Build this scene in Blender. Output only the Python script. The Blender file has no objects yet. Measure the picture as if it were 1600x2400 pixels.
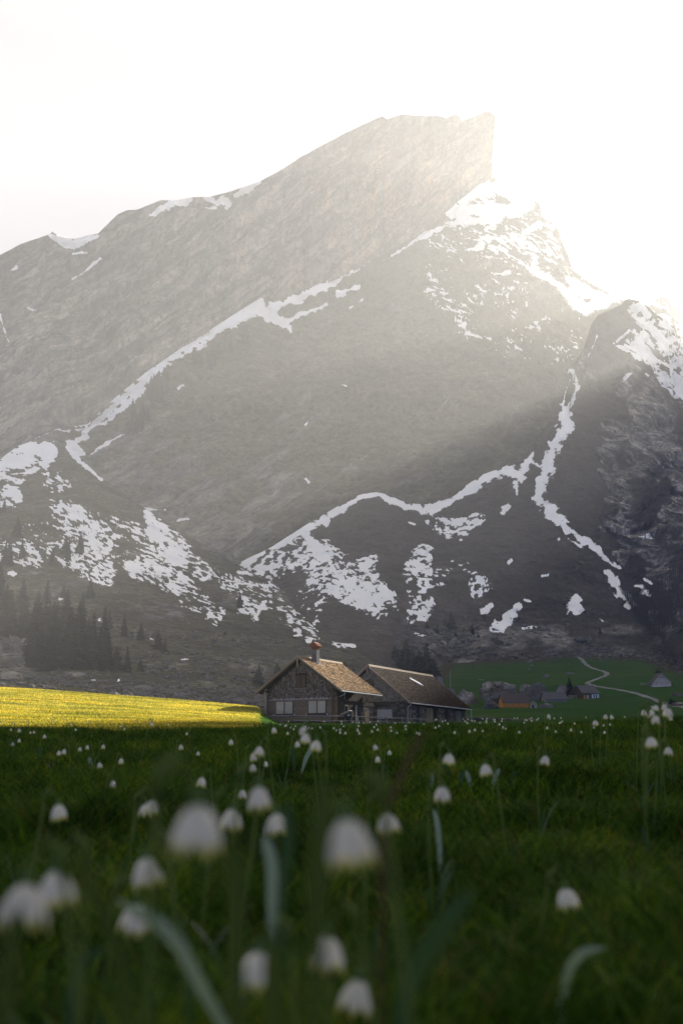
import bpy, bmesh, math, random
import numpy as np
from mathutils import Vector, Matrix

random.seed(7)
RNG = np.random.default_rng(7)
SC = bpy.context.scene
COL = SC.collection
R = math.radians

# ------------------------------------------------------------------ camera
FPX, CX, CY, HOR = 2400.0, 800.0, 1200.0, 1765.0      # focal length and horizon in photo pixels
PITCH = math.atan((HOR - CY) / FPX)
cam_data = bpy.data.cameras.new('camera')
cam = bpy.data.objects.new('camera', cam_data)
COL.objects.link(cam)
cam.location = (0, 0, 0)
cam.rotation_euler = (math.pi / 2 + PITCH, 0, 0)
cam_data.sensor_fit = 'VERTICAL'
cam_data.sensor_height = 36.0
cam_data.lens = 36.0 * FPX / 2400.0
cam_data.clip_start = 0.02
cam_data.clip_end = 30000
cam_data.dof.use_dof = True
cam_data.dof.focus_distance = 105.0
cam_data.dof.aperture_fstop = 3.8
SC.camera = cam

# ------------------------------------------------------------------ sun and sky
SUN_AZ, SUN_EL = 32.6, 24.3          # degrees right of the view, above the horizon
world = bpy.data.worlds.new('World')
SC.world = world
world.use_nodes = True
wn = world.node_tree.nodes
bg = wn['Background']
sky = wn.new('ShaderNodeTexSky')
sky.sky_type = 'NISHITA'
sky.sun_disc = False
sky.sun_elevation = R(SUN_EL)
sky.sun_rotation = R(SUN_AZ)
sky.altitude = 1200
sky.air_density = 0.045
sky.dust_density = 0.85
sky.ozone_density = 0.0
world.node_tree.links.new(sky.outputs[0], bg.inputs[0])
bg.inputs[1].default_value = 0.15
sun_data = bpy.data.lights.new('sun', 'SUN')
sun_data.energy = 5.0
sun_data.angle = R(0.5)
sun_data.color = (1.0, 0.93, 0.80)
sun = bpy.data.objects.new('sun', sun_data)
COL.objects.link(sun)
SUN_DIR = Vector((math.sin(R(SUN_AZ)) * math.cos(R(SUN_EL)), math.cos(R(SUN_AZ)) * math.cos(R(SUN_EL)), math.sin(R(SUN_EL))))
sun.rotation_euler = SUN_DIR.to_track_quat('Z', 'Y').to_euler()
sun.location = SUN_DIR * 3000

SC.view_settings.view_transform = 'Standard'
SC.view_settings.look = 'None'
SC.view_settings.gamma = 1.0
SC.view_settings.use_curve_mapping = False
SC.view_settings.exposure = 2.78
SC.render.engine = 'CYCLES'
SC.cycles.use_denoising = True
SC.cycles.denoising_prefilter = 'NONE'
SC.cycles.denoising_quality = 'HIGH'
SC.cycles.max_bounces = 6
SC.cycles.diffuse_bounces = 3
SC.cycles.glossy_bounces = 2
SC.cycles.transmission_bounces = 4
SC.cycles.volume_bounces = 0
SC.cycles.sample_clamp_indirect = 6.0
HAZE_DENSITY, HAZE_G = 0.00032, 0.03

# ------------------------------------------------------------------ helpers
def at(px, py, Y):
    """world point at depth Y (metres ahead) seen at photo pixel px, py"""
    x = (px - CX) / FPX; y = (CY - py) / FPX
    yd = math.cos(PITCH) - y * math.sin(PITCH); zd = math.sin(PITCH) + y * math.cos(PITCH)
    k = Y / yd
    return Vector((x * k, Y, zd * k))

def at_np(px, py, Y):
    x = (px - CX) / FPX; y = (CY - py) / FPX
    yd = math.cos(PITCH) - y * math.sin(PITCH); zd = math.sin(PITCH) + y * math.cos(PITCH)
    k = Y / yd
    return np.stack([x * k, Y + 0 * x, zd * k], -1)

def to_px(X, Y, Z):
    c, s = math.cos(PITCH), math.sin(PITCH)
    d = Y * c + Z * s; v = -Y * s + Z * c
    return CX + FPX * X / d, CY - FPX * v / d

def hash3(i, j, k, seed=0):
    n = i * np.uint32(374761393) + j * np.uint32(668265263) + k * np.uint32(2147483647) + np.uint32((seed * 1274126177) & 0xFFFFFFFF)
    n = (n ^ (n >> np.uint32(13))) * np.uint32(1274126177)
    n = (n ^ (n >> np.uint32(16))) * np.uint32(2246822519)
    return ((n ^ (n >> np.uint32(15))) & np.uint32(0xFFFFFF)).astype(np.float32) * np.float32(1.0 / 0xFFFFFF)

def vnoise(p, seed=0):
    p = np.asarray(p, float)
    i = np.floor(p).astype(np.int64); f = (p - i).astype(np.float32)
    f = f * f * (3 - 2 * f); i = i.astype(np.uint32)
    r = 0
    for a in (0, 1):
        wa = f[..., 0] if a else 1 - f[..., 0]
        for b in (0, 1):
            wb = f[..., 1] if b else 1 - f[..., 1]
            for c in (0, 1):
                wc = f[..., 2] if c else 1 - f[..., 2]
                r = r + wa * wb * wc * hash3(i[..., 0] + np.uint32(a), i[..., 1] + np.uint32(b), i[..., 2] + np.uint32(c), seed)
    return r

def fbm(p, octaves=5, seed=0, gain=0.5):
    p = np.asarray(p, float); a = 1.0; s = 0; t = 0
    for o in range(octaves):
        s = s + a * vnoise(p * (2.03 ** o) + o * 17.3, seed + o); t += a; a *= gain
    return s / t

def mesh_from(name, verts, faces, smooth=False):
    me = bpy.data.meshes.new(name)
    verts = np.asarray(verts, np.float32); faces = np.asarray(faces, np.int32)
    n, k = len(faces), faces.shape[1]
    me.vertices.add(len(verts)); me.vertices.foreach_set('co', verts.ravel())
    me.loops.add(n * k); me.loops.foreach_set('vertex_index', faces.ravel())
    me.polygons.add(n)
    me.polygons.foreach_set('loop_start', np.arange(0, n * k, k, dtype=np.int32))
    me.polygons.foreach_set('loop_total', np.full(n, k, np.int32))
    me.polygons.foreach_set('use_smooth', np.full(n, smooth, bool))
    me.update(calc_edges=True)
    return me

def attr(me, name, values):
    a = me.attributes.new(name, 'FLOAT', 'POINT')
    a.data.foreach_set('value', np.asarray(values, np.float32).ravel())

def link(name, me, material=None, parent=None):
    o = bpy.data.objects.new(name, me)
    COL.objects.link(o)
    if material is not None and len(me.materials) == 0: me.materials.append(material)
    if parent is not None: o.parent = parent
    return o

def tag(o, label=None, cat=None, group=None, kind=None):
    if label: o['label'] = label
    if cat: o['category'] = cat
    if group: o['group'] = group
    if kind: o['kind'] = kind
    return o

def empty(name, loc, rz=0.0, label=None, cat=None, group=None):
    o = bpy.data.objects.new(name, None)
    COL.objects.link(o); o.location = loc; o.rotation_euler = (0, 0, rz)
    o.empty_display_size = 0.2
    return tag(o, label, cat, group)

def copy_tree(o, parent=None):
    c = o.copy(); COL.objects.link(c)
    if parent is not None: c.parent = parent
    for ch in list(o.children):
        copy_tree(ch, c)
    return c

class MB:
    """collects simple solids into one mesh"""
    def __init__(self): self.v = []; self.f = []
    def add(self, vs, fs):
        n = len(self.v); self.v += [tuple(v) for v in vs]; self.f += [tuple(i + n for i in f) for f in fs]
        return self
    def box(self, x0, x1, y0, y1, z0, z1):
        vs = [(x0, y0, z0), (x1, y0, z0), (x1, y1, z0), (x0, y1, z0), (x0, y0, z1), (x1, y0, z1), (x1, y1, z1), (x0, y1, z1)]
        return self.add(vs, [(0, 3, 2, 1), (4, 5, 6, 7), (0, 1, 5, 4), (1, 2, 6, 5), (2, 3, 7, 6), (3, 0, 4, 7)])
    def hexa(self, b, t):                      # four bottom corners, four top corners
        return self.add(list(b) + list(t), [(0, 3, 2, 1), (4, 5, 6, 7), (0, 1, 5, 4), (1, 2, 6, 5), (2, 3, 7, 6), (3, 0, 4, 7)])
    def prism(self, poly, y0, y1):             # polygon in x,z pushed along y (counter-clockwise from the front)
        n = len(poly)
        vs = [(x, y0, z) for x, z in poly] + [(x, y1, z) for x, z in poly]
        return self.add(vs, [tuple(range(n)), tuple(range(2 * n - 1, n - 1, -1))] + [((i + 1) % n, i, i + n, (i + 1) % n + n) for i in range(n)])
    def bar(self, a, b, w, h=None):            # square bar from a to b
        a = Vector(a); b = Vector(b); h = h or w
        d = (b - a).normalized(); up = Vector((0, 0, 1)) if abs(d.z) < 0.95 else Vector((0, 1, 0))
        s = d.cross(up).normalized() * w / 2; u = s.cross(d).normalized() * h / 2
        return self.hexa([a - s - u, a + s - u, a + s + u, a - s + u], [b - s - u, b + s - u, b + s + u, b - s + u])
    def tube(self, pts, rad, seg=7, caps=True):
        pts = [Vector(p) for p in pts]
        rr = rad if isinstance(rad, (list, tuple)) else [rad] * len(pts)
        n0 = len(self.v); up = Vector((0.13, 0.21, 1)).normalized()
        for i, p in enumerate(pts):
            d = (pts[min(i + 1, len(pts) - 1)] - pts[max(i - 1, 0)]).normalized()
            s = d.cross(up)
            if s.length < 1e-3: s = d.cross(Vector((1, 0, 0)))
            s.normalize(); u = s.cross(d)
            for k in range(seg):
                a = 2 * math.pi * k / seg
                self.v.append(tuple(p + (s * math.cos(a) + u * math.sin(a)) * rr[i]))
        for i in range(len(pts) - 1):
            for k in range(seg):
                a = n0 + i * seg + k; b = n0 + i * seg + (k + 1) % seg
                self.f.append((a, b, b + seg, a + seg))
        if caps:
            self.f.append(tuple(n0 + k for k in range(seg - 1, -1, -1)))
            e = n0 + (len(pts) - 1) * seg
            self.f.append(tuple(e + k for k in range(seg)))
        return self
    def mesh(self, name, smooth=False):
        me = bpy.data.meshes.new(name); me.from_pydata(self.v, [], self.f); me.update()
        if smooth: me.polygons.foreach_set('use_smooth', np.ones(len(me.polygons), bool))
        return me
    def build(self, name, material, parent=None, smooth=False):
        return link(name, self.mesh(name, smooth), material, parent)

# ------------------------------------------------------------------ material helpers
class NT:
    def __init__(self, name):
        self.m = bpy.data.materials.new(name); self.m.use_nodes = True
        self.t = self.m.node_tree; self.n = self.t.nodes
        self.bsdf = self.n['Principled BSDF']; self.out = self.n['Material Output']
        self.bsdf.inputs['Roughness'].default_value = 0.85
        self.bsdf.inputs['Specular IOR Level'].default_value = 0.08
    def new(self, t, **kw):
        n = self.n.new(t)
        for k, v in kw.items(): setattr(n, k, v)
        return n
    def l(self, a, b): self.t.links.new(a, b)
    def coord(self, which='Object', scale=(1, 1, 1), rot=(0, 0, 0)):
        c = self.new('ShaderNodeTexCoord'); m = self.new('ShaderNodeMapping')
        self.l(c.outputs[which], m.inputs[0]); m.vector_type = 'TEXTURE'; m.inputs['Scale'].default_value = tuple(1 / q for q in scale); m.inputs['Rotation'].default_value = rot
        return m.outputs[0]
    def noise(self, vec, scale=1.0, detail=4.0, rough=0.55, dist=0.0):
        n = self.new('ShaderNodeTexNoise'); self.l(vec, n.inputs['Vector'])
        n.inputs['Scale'].default_value = scale; n.inputs['Detail'].default_value = detail
        n.inputs['Roughness'].default_value = rough; n.inputs['Distortion'].default_value = dist
        return n.outputs[0]
    def voronoi(self, vec, scale=1.0, out='Distance', feature='F1'):
        n = self.new('ShaderNodeTexVoronoi', feature=feature); self.l(vec, n.inputs['Vector']); n.inputs['Scale'].default_value = scale
        return n.outputs[out]
    def ramp(self, fac, stops, interp='LINEAR'):
        n = self.new('ShaderNodeValToRGB'); self.l(fac, n.inputs[0]); e = n.color_ramp.elements; n.color_ramp.interpolation = interp
        while len(e) < len(stops): e.new(0.5)
        for k, (p, c) in enumerate(stops):
            e[k].position = p; e[k].color = (c, c, c, 1) if isinstance(c, (int, float)) else (*c, 1)
        return n.outputs[0]
    def mix(self, fac, a, b, mode='MIX'):
        n = self.new('ShaderNodeMix', data_type='RGBA', blend_type=mode)
        for s, v in ((0, fac), (6, a), (7, b)):
            if isinstance(v, (int, float)): n.inputs[s].default_value = v if s == 0 else (v, v, v, 1)
            elif isinstance(v, tuple): n.inputs[s].default_value = (*v, 1)
            else: self.l(v, n.inputs[s])
        return n.outputs[2]
    def math(self, op, a, b=0.0, clamp=False):
        n = self.new('ShaderNodeMath', operation=op, use_clamp=clamp)
        for s, v in ((0, a), (1, b)):
            if isinstance(v, (int, float)): n.inputs[s].default_value = v
            else: self.l(v, n.inputs[s])
        return n.outputs[0]
    def attr(self, name):
        n = self.new('ShaderNodeAttribute', attribute_name=name)
        return n.outputs['Fac']
    def random(self):
        return self.new('ShaderNodeObjectInfo').outputs['Random']
    def bump(self, h, strength=0.5, dist=0.1):
        n = self.new('ShaderNodeBump'); self.l(h, n.inputs['Height']); n.inputs['Strength'].default_value = strength; n.inputs['Distance'].default_value = dist
        self.l(n.outputs[0], self.bsdf.inputs['Normal'])
        return n.outputs[0]
    def color(self, c):
        if isinstance(c, tuple): self.bsdf.inputs['Base Color'].default_value = (*c, 1)
        else: self.l(c, self.bsdf.inputs['Base Color'])

def simple(name, c0, c1, scale=(1, 1, 1), nscale=6.0, rough=0.8, bump=0.0, bdist=0.02, rnd=0.0, spec=0.1):
    """two-tone weathered material with fine noise"""
    t = NT(name); v = t.coord('Object', scale)
    n = t.noise(v, nscale, 5, 0.6)
    c = t.mix(t.ramp(n, [(0.3, 0.0), (0.7, 1.0)]), c0, c1)
    if rnd:
        c = t.mix(1.0, c, t.ramp(t.random(), [(0, 1 - rnd), (1, 1 + rnd)]), 'MULTIPLY')
    t.color(c); t.bsdf.inputs['Roughness'].default_value = rough; t.bsdf.inputs['Specular IOR Level'].default_value = spec
    if bump: t.bump(n, bump, bdist)
    return t.m

def leaf_mat(name, c0, c1, trans=0.35, rough=0.5, tint=None, nscale=3.0, attrname=None):
    """thin plant tissue: diffuse + translucent"""
    t = NT(name)
    if attrname: f = t.attr(attrname)
    else: f = t.ramp(t.noise(t.coord('Object'), nscale, 2, 0.5), [(0.35, 0.0), (0.65, 1.0)])
    c = t.mix(f, c0, c1)
    t.color(c); t.bsdf.inputs['Roughness'].default_value = rough
    t.bsdf.inputs['Specular IOR Level'].default_value = 0.12
    tr = t.new('ShaderNodeBsdfTranslucent')
    t.l(t.mix(1.0, c, tint or (1.0, 1.0, 0.7), 'MULTIPLY'), tr.inputs[0])
    mx = t.new('ShaderNodeMixShader'); mx.inputs[0].default_value = trans
    t.l(t.bsdf.outputs[0], mx.inputs[1]); t.l(tr.outputs[0], mx.inputs[2]); t.l(mx.outputs[0], t.out.inputs[0])
    return t.m
# ------------------------------------------------------------------ terrain materials
def mat_terrain(name, rock0, rock1, veg0, veg1, dip=28, unit=1.0, bump=0.6, speckle=0.5, streak=0.35, speck_col=(0.30, 0.29, 0.28), mott=0.8, crack=0.6):
    t = NT(name)
    u = 1.0 / unit
    p = t.coord('Object')
    strata = t.coord('Object', (0.010 * u, 0.008 * u, 0.085 * u), (0, R(-dip), 0))
    strk = t.coord('Object', (0.10 * u, 0.03 * u, 0.010 * u), (0, R(5), 0))
    big = t.noise(p, 0.006 * u, 5, 0.6)
    med = t.noise(p, 0.035 * u, 6, 0.68, 0.3)
    fine = t.noise(p, 0.16 * u, 5, 0.7)
    ns = t.noise(strata, 1.0, 8, 0.68, 0.8)
    nk = t.noise(strk, 1.0, 7, 0.66, 0.6)
    rock = t.mix(t.ramp(ns, [(0.42, 0.0), (0.56, 1.0)]), rock0, rock1)
    rock = t.mix(streak, rock, t.ramp(nk, [(0.36, (0.30, 0.29, 0.28)), (0.5, (1, 1, 1)), (0.64, (1.5, 1.34, 1.12))]), 'MULTIPLY')
    rock = t.mix(mott, rock, t.ramp(med, [(0.34, (0.28, 0.28, 0.29)), (0.5, (0.9, 0.9, 0.9)), (0.64, (1.6, 1.56, 1.48))]), 'MULTIPLY')  # albedo contrast follows the bump noise and stands in for relief shading
    rock = t.mix(mott, rock, t.ramp(fine, [(0.36, 0.35), (0.64, 1.55)]), 'MULTIPLY')
    c1 = t.noise(t.coord('Object', (0.006 * u, 0.005 * u, 0.045 * u), (0, R(-dip), 0)), 1.0, 5, 0.6, 0.5)
    c2 = t.noise(t.coord('Object', (0.040 * u, 0.02 * u, 0.007 * u), (0, R(4), 0)), 1.0, 5, 0.62, 0.7)
    rock = t.mix(crack, rock, t.ramp(t.math('ABSOLUTE', t.math('SUBTRACT', c1, 0.5)), [(0.0, 0.30), (0.012, 0.55), (0.03, 1.0), (0.2, 1.15)]), 'MULTIPLY')
    rock = t.mix(crack * 0.8, rock, t.ramp(t.math('ABSOLUTE', t.math('SUBTRACT', c2, 0.5)), [(0.0, 0.40), (0.010, 0.65), (0.026, 1.0)]), 'MULTIPLY')
    rock = t.mix(crack, rock, t.ramp(c1, [(0.35, (0.66, 0.66, 0.67)), (0.5, (1.0, 1.0, 1.0)), (0.62, (1.25, 1.19, 1.10))]), 'MULTIPLY')
    rock = t.mix(t.math('MULTIPLY', t.attr('tint'), 0.75, True), rock, t.mix(1.0, rock, (1.75, 1.30, 0.92), 'MULTIPLY'))
    veg = t.mix(t.ramp(big, [(0.35, 0.0), (0.65, 1.0)]), veg0, veg1)
    veg = t.mix(0.75, veg, t.ramp(med, [(0.32, 0.45), (0.66, 1.5)]), 'MULTIPLY')
    veg = t.mix(0.9, veg, t.ramp(fine, [(0.36, 0.35), (0.64, 1.6)]), 'MULTIPLY')
    sp = t.ramp(t.math('ADD', t.math('MULTIPLY', t.noise(p, 0.30 * u, 4, 0.75), 0.7), t.math('MULTIPLY', med, 0.3)), [(0.555, 0.0), (0.60, speckle)])
    veg = t.mix(sp, veg, speck_col)
    g = t.math('ADD', t.attr('grass'), t.math('MULTIPLY', t.math('SUBTRACT', t.math('ADD', t.math('MULTIPLY', ns, 0.5), t.math('MULTIPLY', med, 0.5)), 0.5), 1.8))
    col = t.mix(t.ramp(g, [(0.42, 0.0), (0.62, 1.0)]), rock, veg)
    s = t.math('ADD', t.attr('snow'), t.math('MULTIPLY', t.math('SUBTRACT', t.noise(t.coord('Object', (1, 1, 1.7)), 0.11 * u, 7, 0.78), 0.5), 1.5))
    sm = t.ramp(s, [(0.485, 0.0), (0.53, 1.0)])
    snowc = t.mix(t.ramp(t.noise(p, 0.02 * u, 3, 0.5), [(0.35, 0.0), (0.7, 1.0)]), (0.84, 0.835, 0.83), (0.93, 0.925, 0.92))
    col = t.mix(sm, col, snowc)
    t.color(col)
    t.bsdf.inputs['Roughness'].default_value = 0.95
    t.bsdf.inputs['Specular IOR Level'].default_value = 0.08
    h = t.math('ADD', t.math('MULTIPLY', med, 1.0), t.math('ADD', t.math('MULTIPLY', ns, 0.8), t.math('MULTIPLY', fine, 0.35)))
    h = t.mix(t.math('MULTIPLY', sm, 0.8), h, 0.9)
    t.bump(h, bump, 9.0 * unit)
    return t.m

M_CLIFF = mat_terrain('cliff_limestone', (0.13, 0.125, 0.115), (0.31, 0.285, 0.25), (0.065, 0.062, 0.04), (0.10, 0.085, 0.055), 54, 1.15, 1.0, 0.4, 0.5, mott=0.38, crack=0.95)
M_FACE = mat_terrain('grassy_rock_face', (0.13, 0.125, 0.11), (0.25, 0.24, 0.21), (0.062, 0.062, 0.032), (0.105, 0.09, 0.05), 48, 1.2, 0.8, 0.25, 0.4, mott=0.5, crack=0.8)
M_TALUS = mat_terrain('talus_turf', (0.17, 0.16, 0.15), (0.30, 0.29, 0.27), (0.038, 0.040, 0.020), (0.070, 0.060, 0.036), 12, 0.8, 0.6, 0.45)
M_SCREE = mat_terrain('dark_scree_turf', (0.13, 0.125, 0.12), (0.25, 0.24, 0.225), (0.034, 0.030, 0.023), (0.052, 0.042, 0.034), 15, 0.7, 0.6, 0.35, 0.3, (0.22, 0.21, 0.20))
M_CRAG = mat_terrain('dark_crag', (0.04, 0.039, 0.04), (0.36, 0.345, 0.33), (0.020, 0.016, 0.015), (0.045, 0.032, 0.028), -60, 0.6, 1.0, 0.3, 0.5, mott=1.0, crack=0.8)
M_FAR = mat_terrain('far_rock', (0.22, 0.21, 0.20), (0.34, 0.32, 0.30), (0.12, 0.11, 0.09), (0.14, 0.13, 0.10), 30, 2.5, 0.8)

# ------------------------------------------------------------------ snow drawing in metres-independent photo pixels
def seg_dist(P, a, b):
    a = np.array(a[:2], float); b = np.array(b[:2], float)
    d = b - a; L = max((d ** 2).sum(), 1e-6)
    t = np.clip(((P - a) @ d) / L, 0, 1)
    return np.sqrt(((P - a - t[:, None] * d) ** 2).sum(1)), t

NOISE_CACHE = {}
def base_noise(P):
    key = (len(P), float(P[0, 0]), float(P[-1, 1]))
    if key not in NOISE_CACHE:
        NOISE_CACHE.clear()
        NOISE_CACHE[key] = fbm(np.c_[P[:, 0] / 13, P[:, 1] / 11, np.zeros(len(P)) + 3], 4, 3) - 0.5
    return NOISE_CACHE[key]

BIG_CACHE = {}
def big_noise(P):
    key = (len(P), float(P[0, 0]), float(P[-1, 1]))
    if key not in BIG_CACHE:
        BIG_CACHE.clear(); BIG_CACHE[key] = fbm(np.c_[P[:, 0] / 45, P[:, 1] / 45, np.zeros(len(P)) + 5], 2, 13) - 0.5
    return BIG_CACHE[key]

def stroke(P, pts, rough=0.5, seed=3):
    """snow ribbon: pts = (px, py, half width)"""
    best = np.full(len(P), -9.0); A = np.array(pts, float); m = A[:, 2].max() + 12
    sel = np.nonzero((P[:, 0] > A[:, 0].min() - m) & (P[:, 0] < A[:, 0].max() + m) & (P[:, 1] > A[:, 1].min() - m) & (P[:, 1] < A[:, 1].max() + m))[0]
    Q = P[sel]; bs = best[sel]
    for a, b in zip(pts[:-1], pts[1:]):
        d, t = seg_dist(Q, a, b)
        w = a[2] + (b[2] - a[2]) * t
        bs = np.maximum(bs, (w - d) / np.maximum(w, 3.0))
    out = np.full(len(P), -1.0)
    out[sel] = 0.5 + 0.75 * bs + rough * base_noise(P)[sel] * 4.2 + 0.6 * big_noise(P)[sel]
    return out

def in_poly(P, poly):
    x, y = P[:, 0], P[:, 1]; inside = np.zeros(len(P), bool); n = len(poly); j = n - 1
    for i in range(n):
        xi, yi = poly[i]; xj, yj = poly[j]
        c = ((yi > y) != (yj > y)) & (x < (xj - xi) * (y - yi) / (yj - yi + 1e-9) + xi)
        inside ^= c; j = i
    return inside

def edge_dist(P, poly):
    d = np.full(len(P), 1e9)
    for i in range(len(poly)):
        d = np.minimum(d, seg_dist(P, poly[i - 1], poly[i])[0])
    return np.where(in_poly(P, poly), d, -d)

def patches(P, poly, cover, sx=16, sy=7, soft=20.0, seed=1, slant=0.35):
    """broken snow cover inside an outline; cover 0..1"""
    A = np.array(poly, float); out = np.full(len(P), -1.0)
    sel = np.nonzero((P[:, 0] > A[:, 0].min() - soft) & (P[:, 0] < A[:, 0].max() + soft) & (P[:, 1] > A[:, 1].min() - soft) & (P[:, 1] < A[:, 1].max() + soft))[0]
    P = P[sel]
    d = edge_dist(P, poly)
    q = np.c_[P[:, 0] / sx, (P[:, 1] - slant * P[:, 0]) / sy, np.zeros(len(P)) + seed]
    n = fbm(q * 1.35, 5, seed, 0.62)
    big = fbm(np.c_[P[:, 0] / 60, P[:, 1] / 40, np.zeros(len(P)) + seed], 2, seed + 9)
    v = 0.33 + (n - 0.5) * 5.6 + (big - 0.5) * 1.8 + (cover - 0.5) * 1.3
    out[sel] = np.where(d < -soft, -1.0, v + np.clip(d / soft, -1, 0.15) * 0.9)
    return out

# ------------------------------------------------------------------ lofted terrain sheets
def curve(pts):
    a = np.array(pts, float); return a[:, 0], a[:, 1], a[:, 2]

def loft(name, top, lows, rows, du, mat, amp=6.0, freq=1 / 60.0, ridge=0.0, dip=28, snow=None, grass=None, back=True, seed=1, topjit=1.6, warp=None, tint=None):
    """columns hang from the outline `top` (px, py, depth) through the lower outlines `lows`"""
    tx, ty, tY = curve(top)
    arc = np.r_[0, np.cumsum(np.hypot(np.diff(tx), np.diff(ty)))]
    nu = int(arc[-1] / du) + 2
    a = np.linspace(0, arc[-1], nu)
    X = np.interp(a, arc, tx); Yp = np.interp(a, arc, ty); D = np.interp(a, arc, tY)
    Yp = Yp + topjit * 2 * (fbm(np.c_[a / 22, np.zeros(nu), np.zeros(nu) + seed], 4, seed, 0.6) - 0.5)
    lines = [(X, Yp, D)]
    for lw in lows:
        lx, ly, lY = curve(lw)
        lines.append((X, np.maximum(np.interp(X, lx, ly), Yp + 1.0), np.interp(X, lx, lY)))
    GX, GY, GD, F = [], [], [], []
    for k, n in enumerate(rows):
        x0, y0, d0 = lines[k]; x1, y1, d1 = lines[k + 1]
        last = k == len(rows) - 1
        for j in range(n + (1 if last else 0)):
            f = j / n
            GX.append(x0); GY.append(y0 + (y1 - y0) * f); GD.append(d0 + (d1 - d0) * f); F.append((k + f) / len(rows))
    GX = np.array(GX); GY = np.array(GY); GD = np.array(GD); nv = len(GX)
    if warp: GX = warp(GX, GY)
    W = at_np(GX, GY, GD)
    taper = np.clip(np.minimum(np.arange(nv)[:, None] / 6.0, 1.0), 0.05, 1) * np.ones((1, nu))
    Q = W * freq
    n1 = fbm(Q, 6, seed, 0.55) - 0.5
    n2 = np.abs(fbm(Q * 2.1 + 9.0, 5, seed + 3, 0.6) - 0.5)
    dd = amp * 2.4 * n1 + amp * 2.2 * n2
    if ridge:
        ca, sa = math.cos(R(dip)), math.sin(R(dip))
        c = (-W[..., 0] * sa + W[..., 2] * ca) + 30 * (fbm(W * 0.01, 3, seed + 5) - 0.5)
        st = fbm(np.stack([c / 26.0, W[..., 0] * 0.002, W[..., 1] * 0.002], -1), 4, seed + 7, 0.6)
        gl = fbm(np.stack([W[..., 0] / 22.0, W[..., 1] / 60.0, W[..., 2] / 160.0], -1), 4, seed + 11, 0.6)
        dd = dd + ridge * 2 * (st - 0.5) + ridge * 1.6 * np.abs(gl - 0.5)
    W[..., 1] += dd * taper
    P = np.stack([GX, GY], -1).reshape(-1, 2)
    sn = snow(P) if snow else np.zeros(len(P)) - 1
    gr = grass(P, W.reshape(-1, 3)) if grass else np.zeros(len(P))
    V = W.reshape(-1, 3)
    idx = np.arange(nv * nu).reshape(nv, nu)
    if back:                                                       # the far side of the ridge
        c = W[0].copy(); rows_b = []
        for (dy, dz) in ((15, -10), (60, -60), (110, -200), (160, -500)):
            b = c.copy(); b[:, 1] += dy; b[:, 2] = np.maximum(b[:, 2] + dz, -1.0); rows_b.append(b)
        B = np.array(rows_b[::-1]); V = np.r_[B.reshape(-1, 3), V]
        nb = len(rows_b)
        idx = np.arange((nv + nb) * nu).reshape(nv + nb, nu)
        sn = np.r_[np.tile(sn[:nu], nb), sn]; gr = np.r_[np.tile(gr[:nu], nb), gr]
    f = np.stack([idx[:-1, :-1], idx[1:, :-1], idx[1:, 1:], idx[:-1, 1:]], -1).reshape(-1, 4)
    me = mesh_from(name, V, f, True)
    attr(me, 'snow', np.clip(sn, -1, 2)); attr(me, 'grass', gr)
    tn = tint(P) if tint else np.zeros(len(P)); attr(me, 'tint', np.r_[np.zeros(len(gr) - len(tn)), tn])
    o = link(name, me, mat)
    tag(o, kind='structure')
    return o

# --- the upper limestone wall
LEDGE = [(-300, 1200, 980), (0, 1085, 1080), (60, 1045, 1100), (130, 1012, 1130), (205, 1000, 1180), (250, 955, 1210), (340, 880, 1270), (420, 825, 1320),
         (490, 780, 1370), (560, 735, 1400), (612, 703, 1430), (640, 715, 1445), (700, 690, 1470), (800, 650, 1510), (900, 600, 1550), (1000, 545, 1600), (1070, 480, 1650), (1120, 440, 1690), (1158, 422, 1722)]
SKY_A = [(-300, 720, 1250), (-120, 640, 1290), (0, 598, 1330), (51, 570, 1340), (117, 549, 1345), (123, 542, 1345), (138, 553, 1350), (173, 560, 1360), (230, 547, 1375), (250, 527, 1385), (275, 503, 1390), (296, 492, 1400), (321, 491, 1410),
         (378, 468, 1430), (408, 470, 1440), (454, 462, 1450), (490, 460, 1460), (541, 448, 1480), (612, 423, 1510), (663, 396, 1530), (699, 371, 1545), (750, 343, 1565), (800, 316, 1590), (836, 299, 1610), (875, 280, 1630), (897, 272, 1640), (907, 280, 1645),
         (928, 271, 1650), (953, 269, 1660), (990, 272, 1675), (1024, 270, 1690), (1045, 277, 1700), (1060, 269, 1705), (1073, 267, 1710), (1081, 283, 1715), (1106, 275, 1725), (1128, 265, 1732), (1137, 260, 1735), (1146, 259, 1738), (1154, 263, 1740), (1160, 270, 1741), (1161, 274, 1741)]
PROW_Y = [262, 272, 283, 293, 304, 315, 330, 344, 356, 368, 380, 388, 400, 420]
PROW_X = [1158, 1161, 1162, 1157, 1158, 1151, 1154, 1147, 1151, 1144, 1146, 1152, 1147, 1158]
def prow(GX, GY):                                          # the beak of the summit leans out over its foot
    k = np.interp(GY, PROW_Y, PROW_X)
    return np.where(GX > 1085, 1085 + (GX - 1085) * (k - 1085) / (1161 - 1085), GX)
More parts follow.
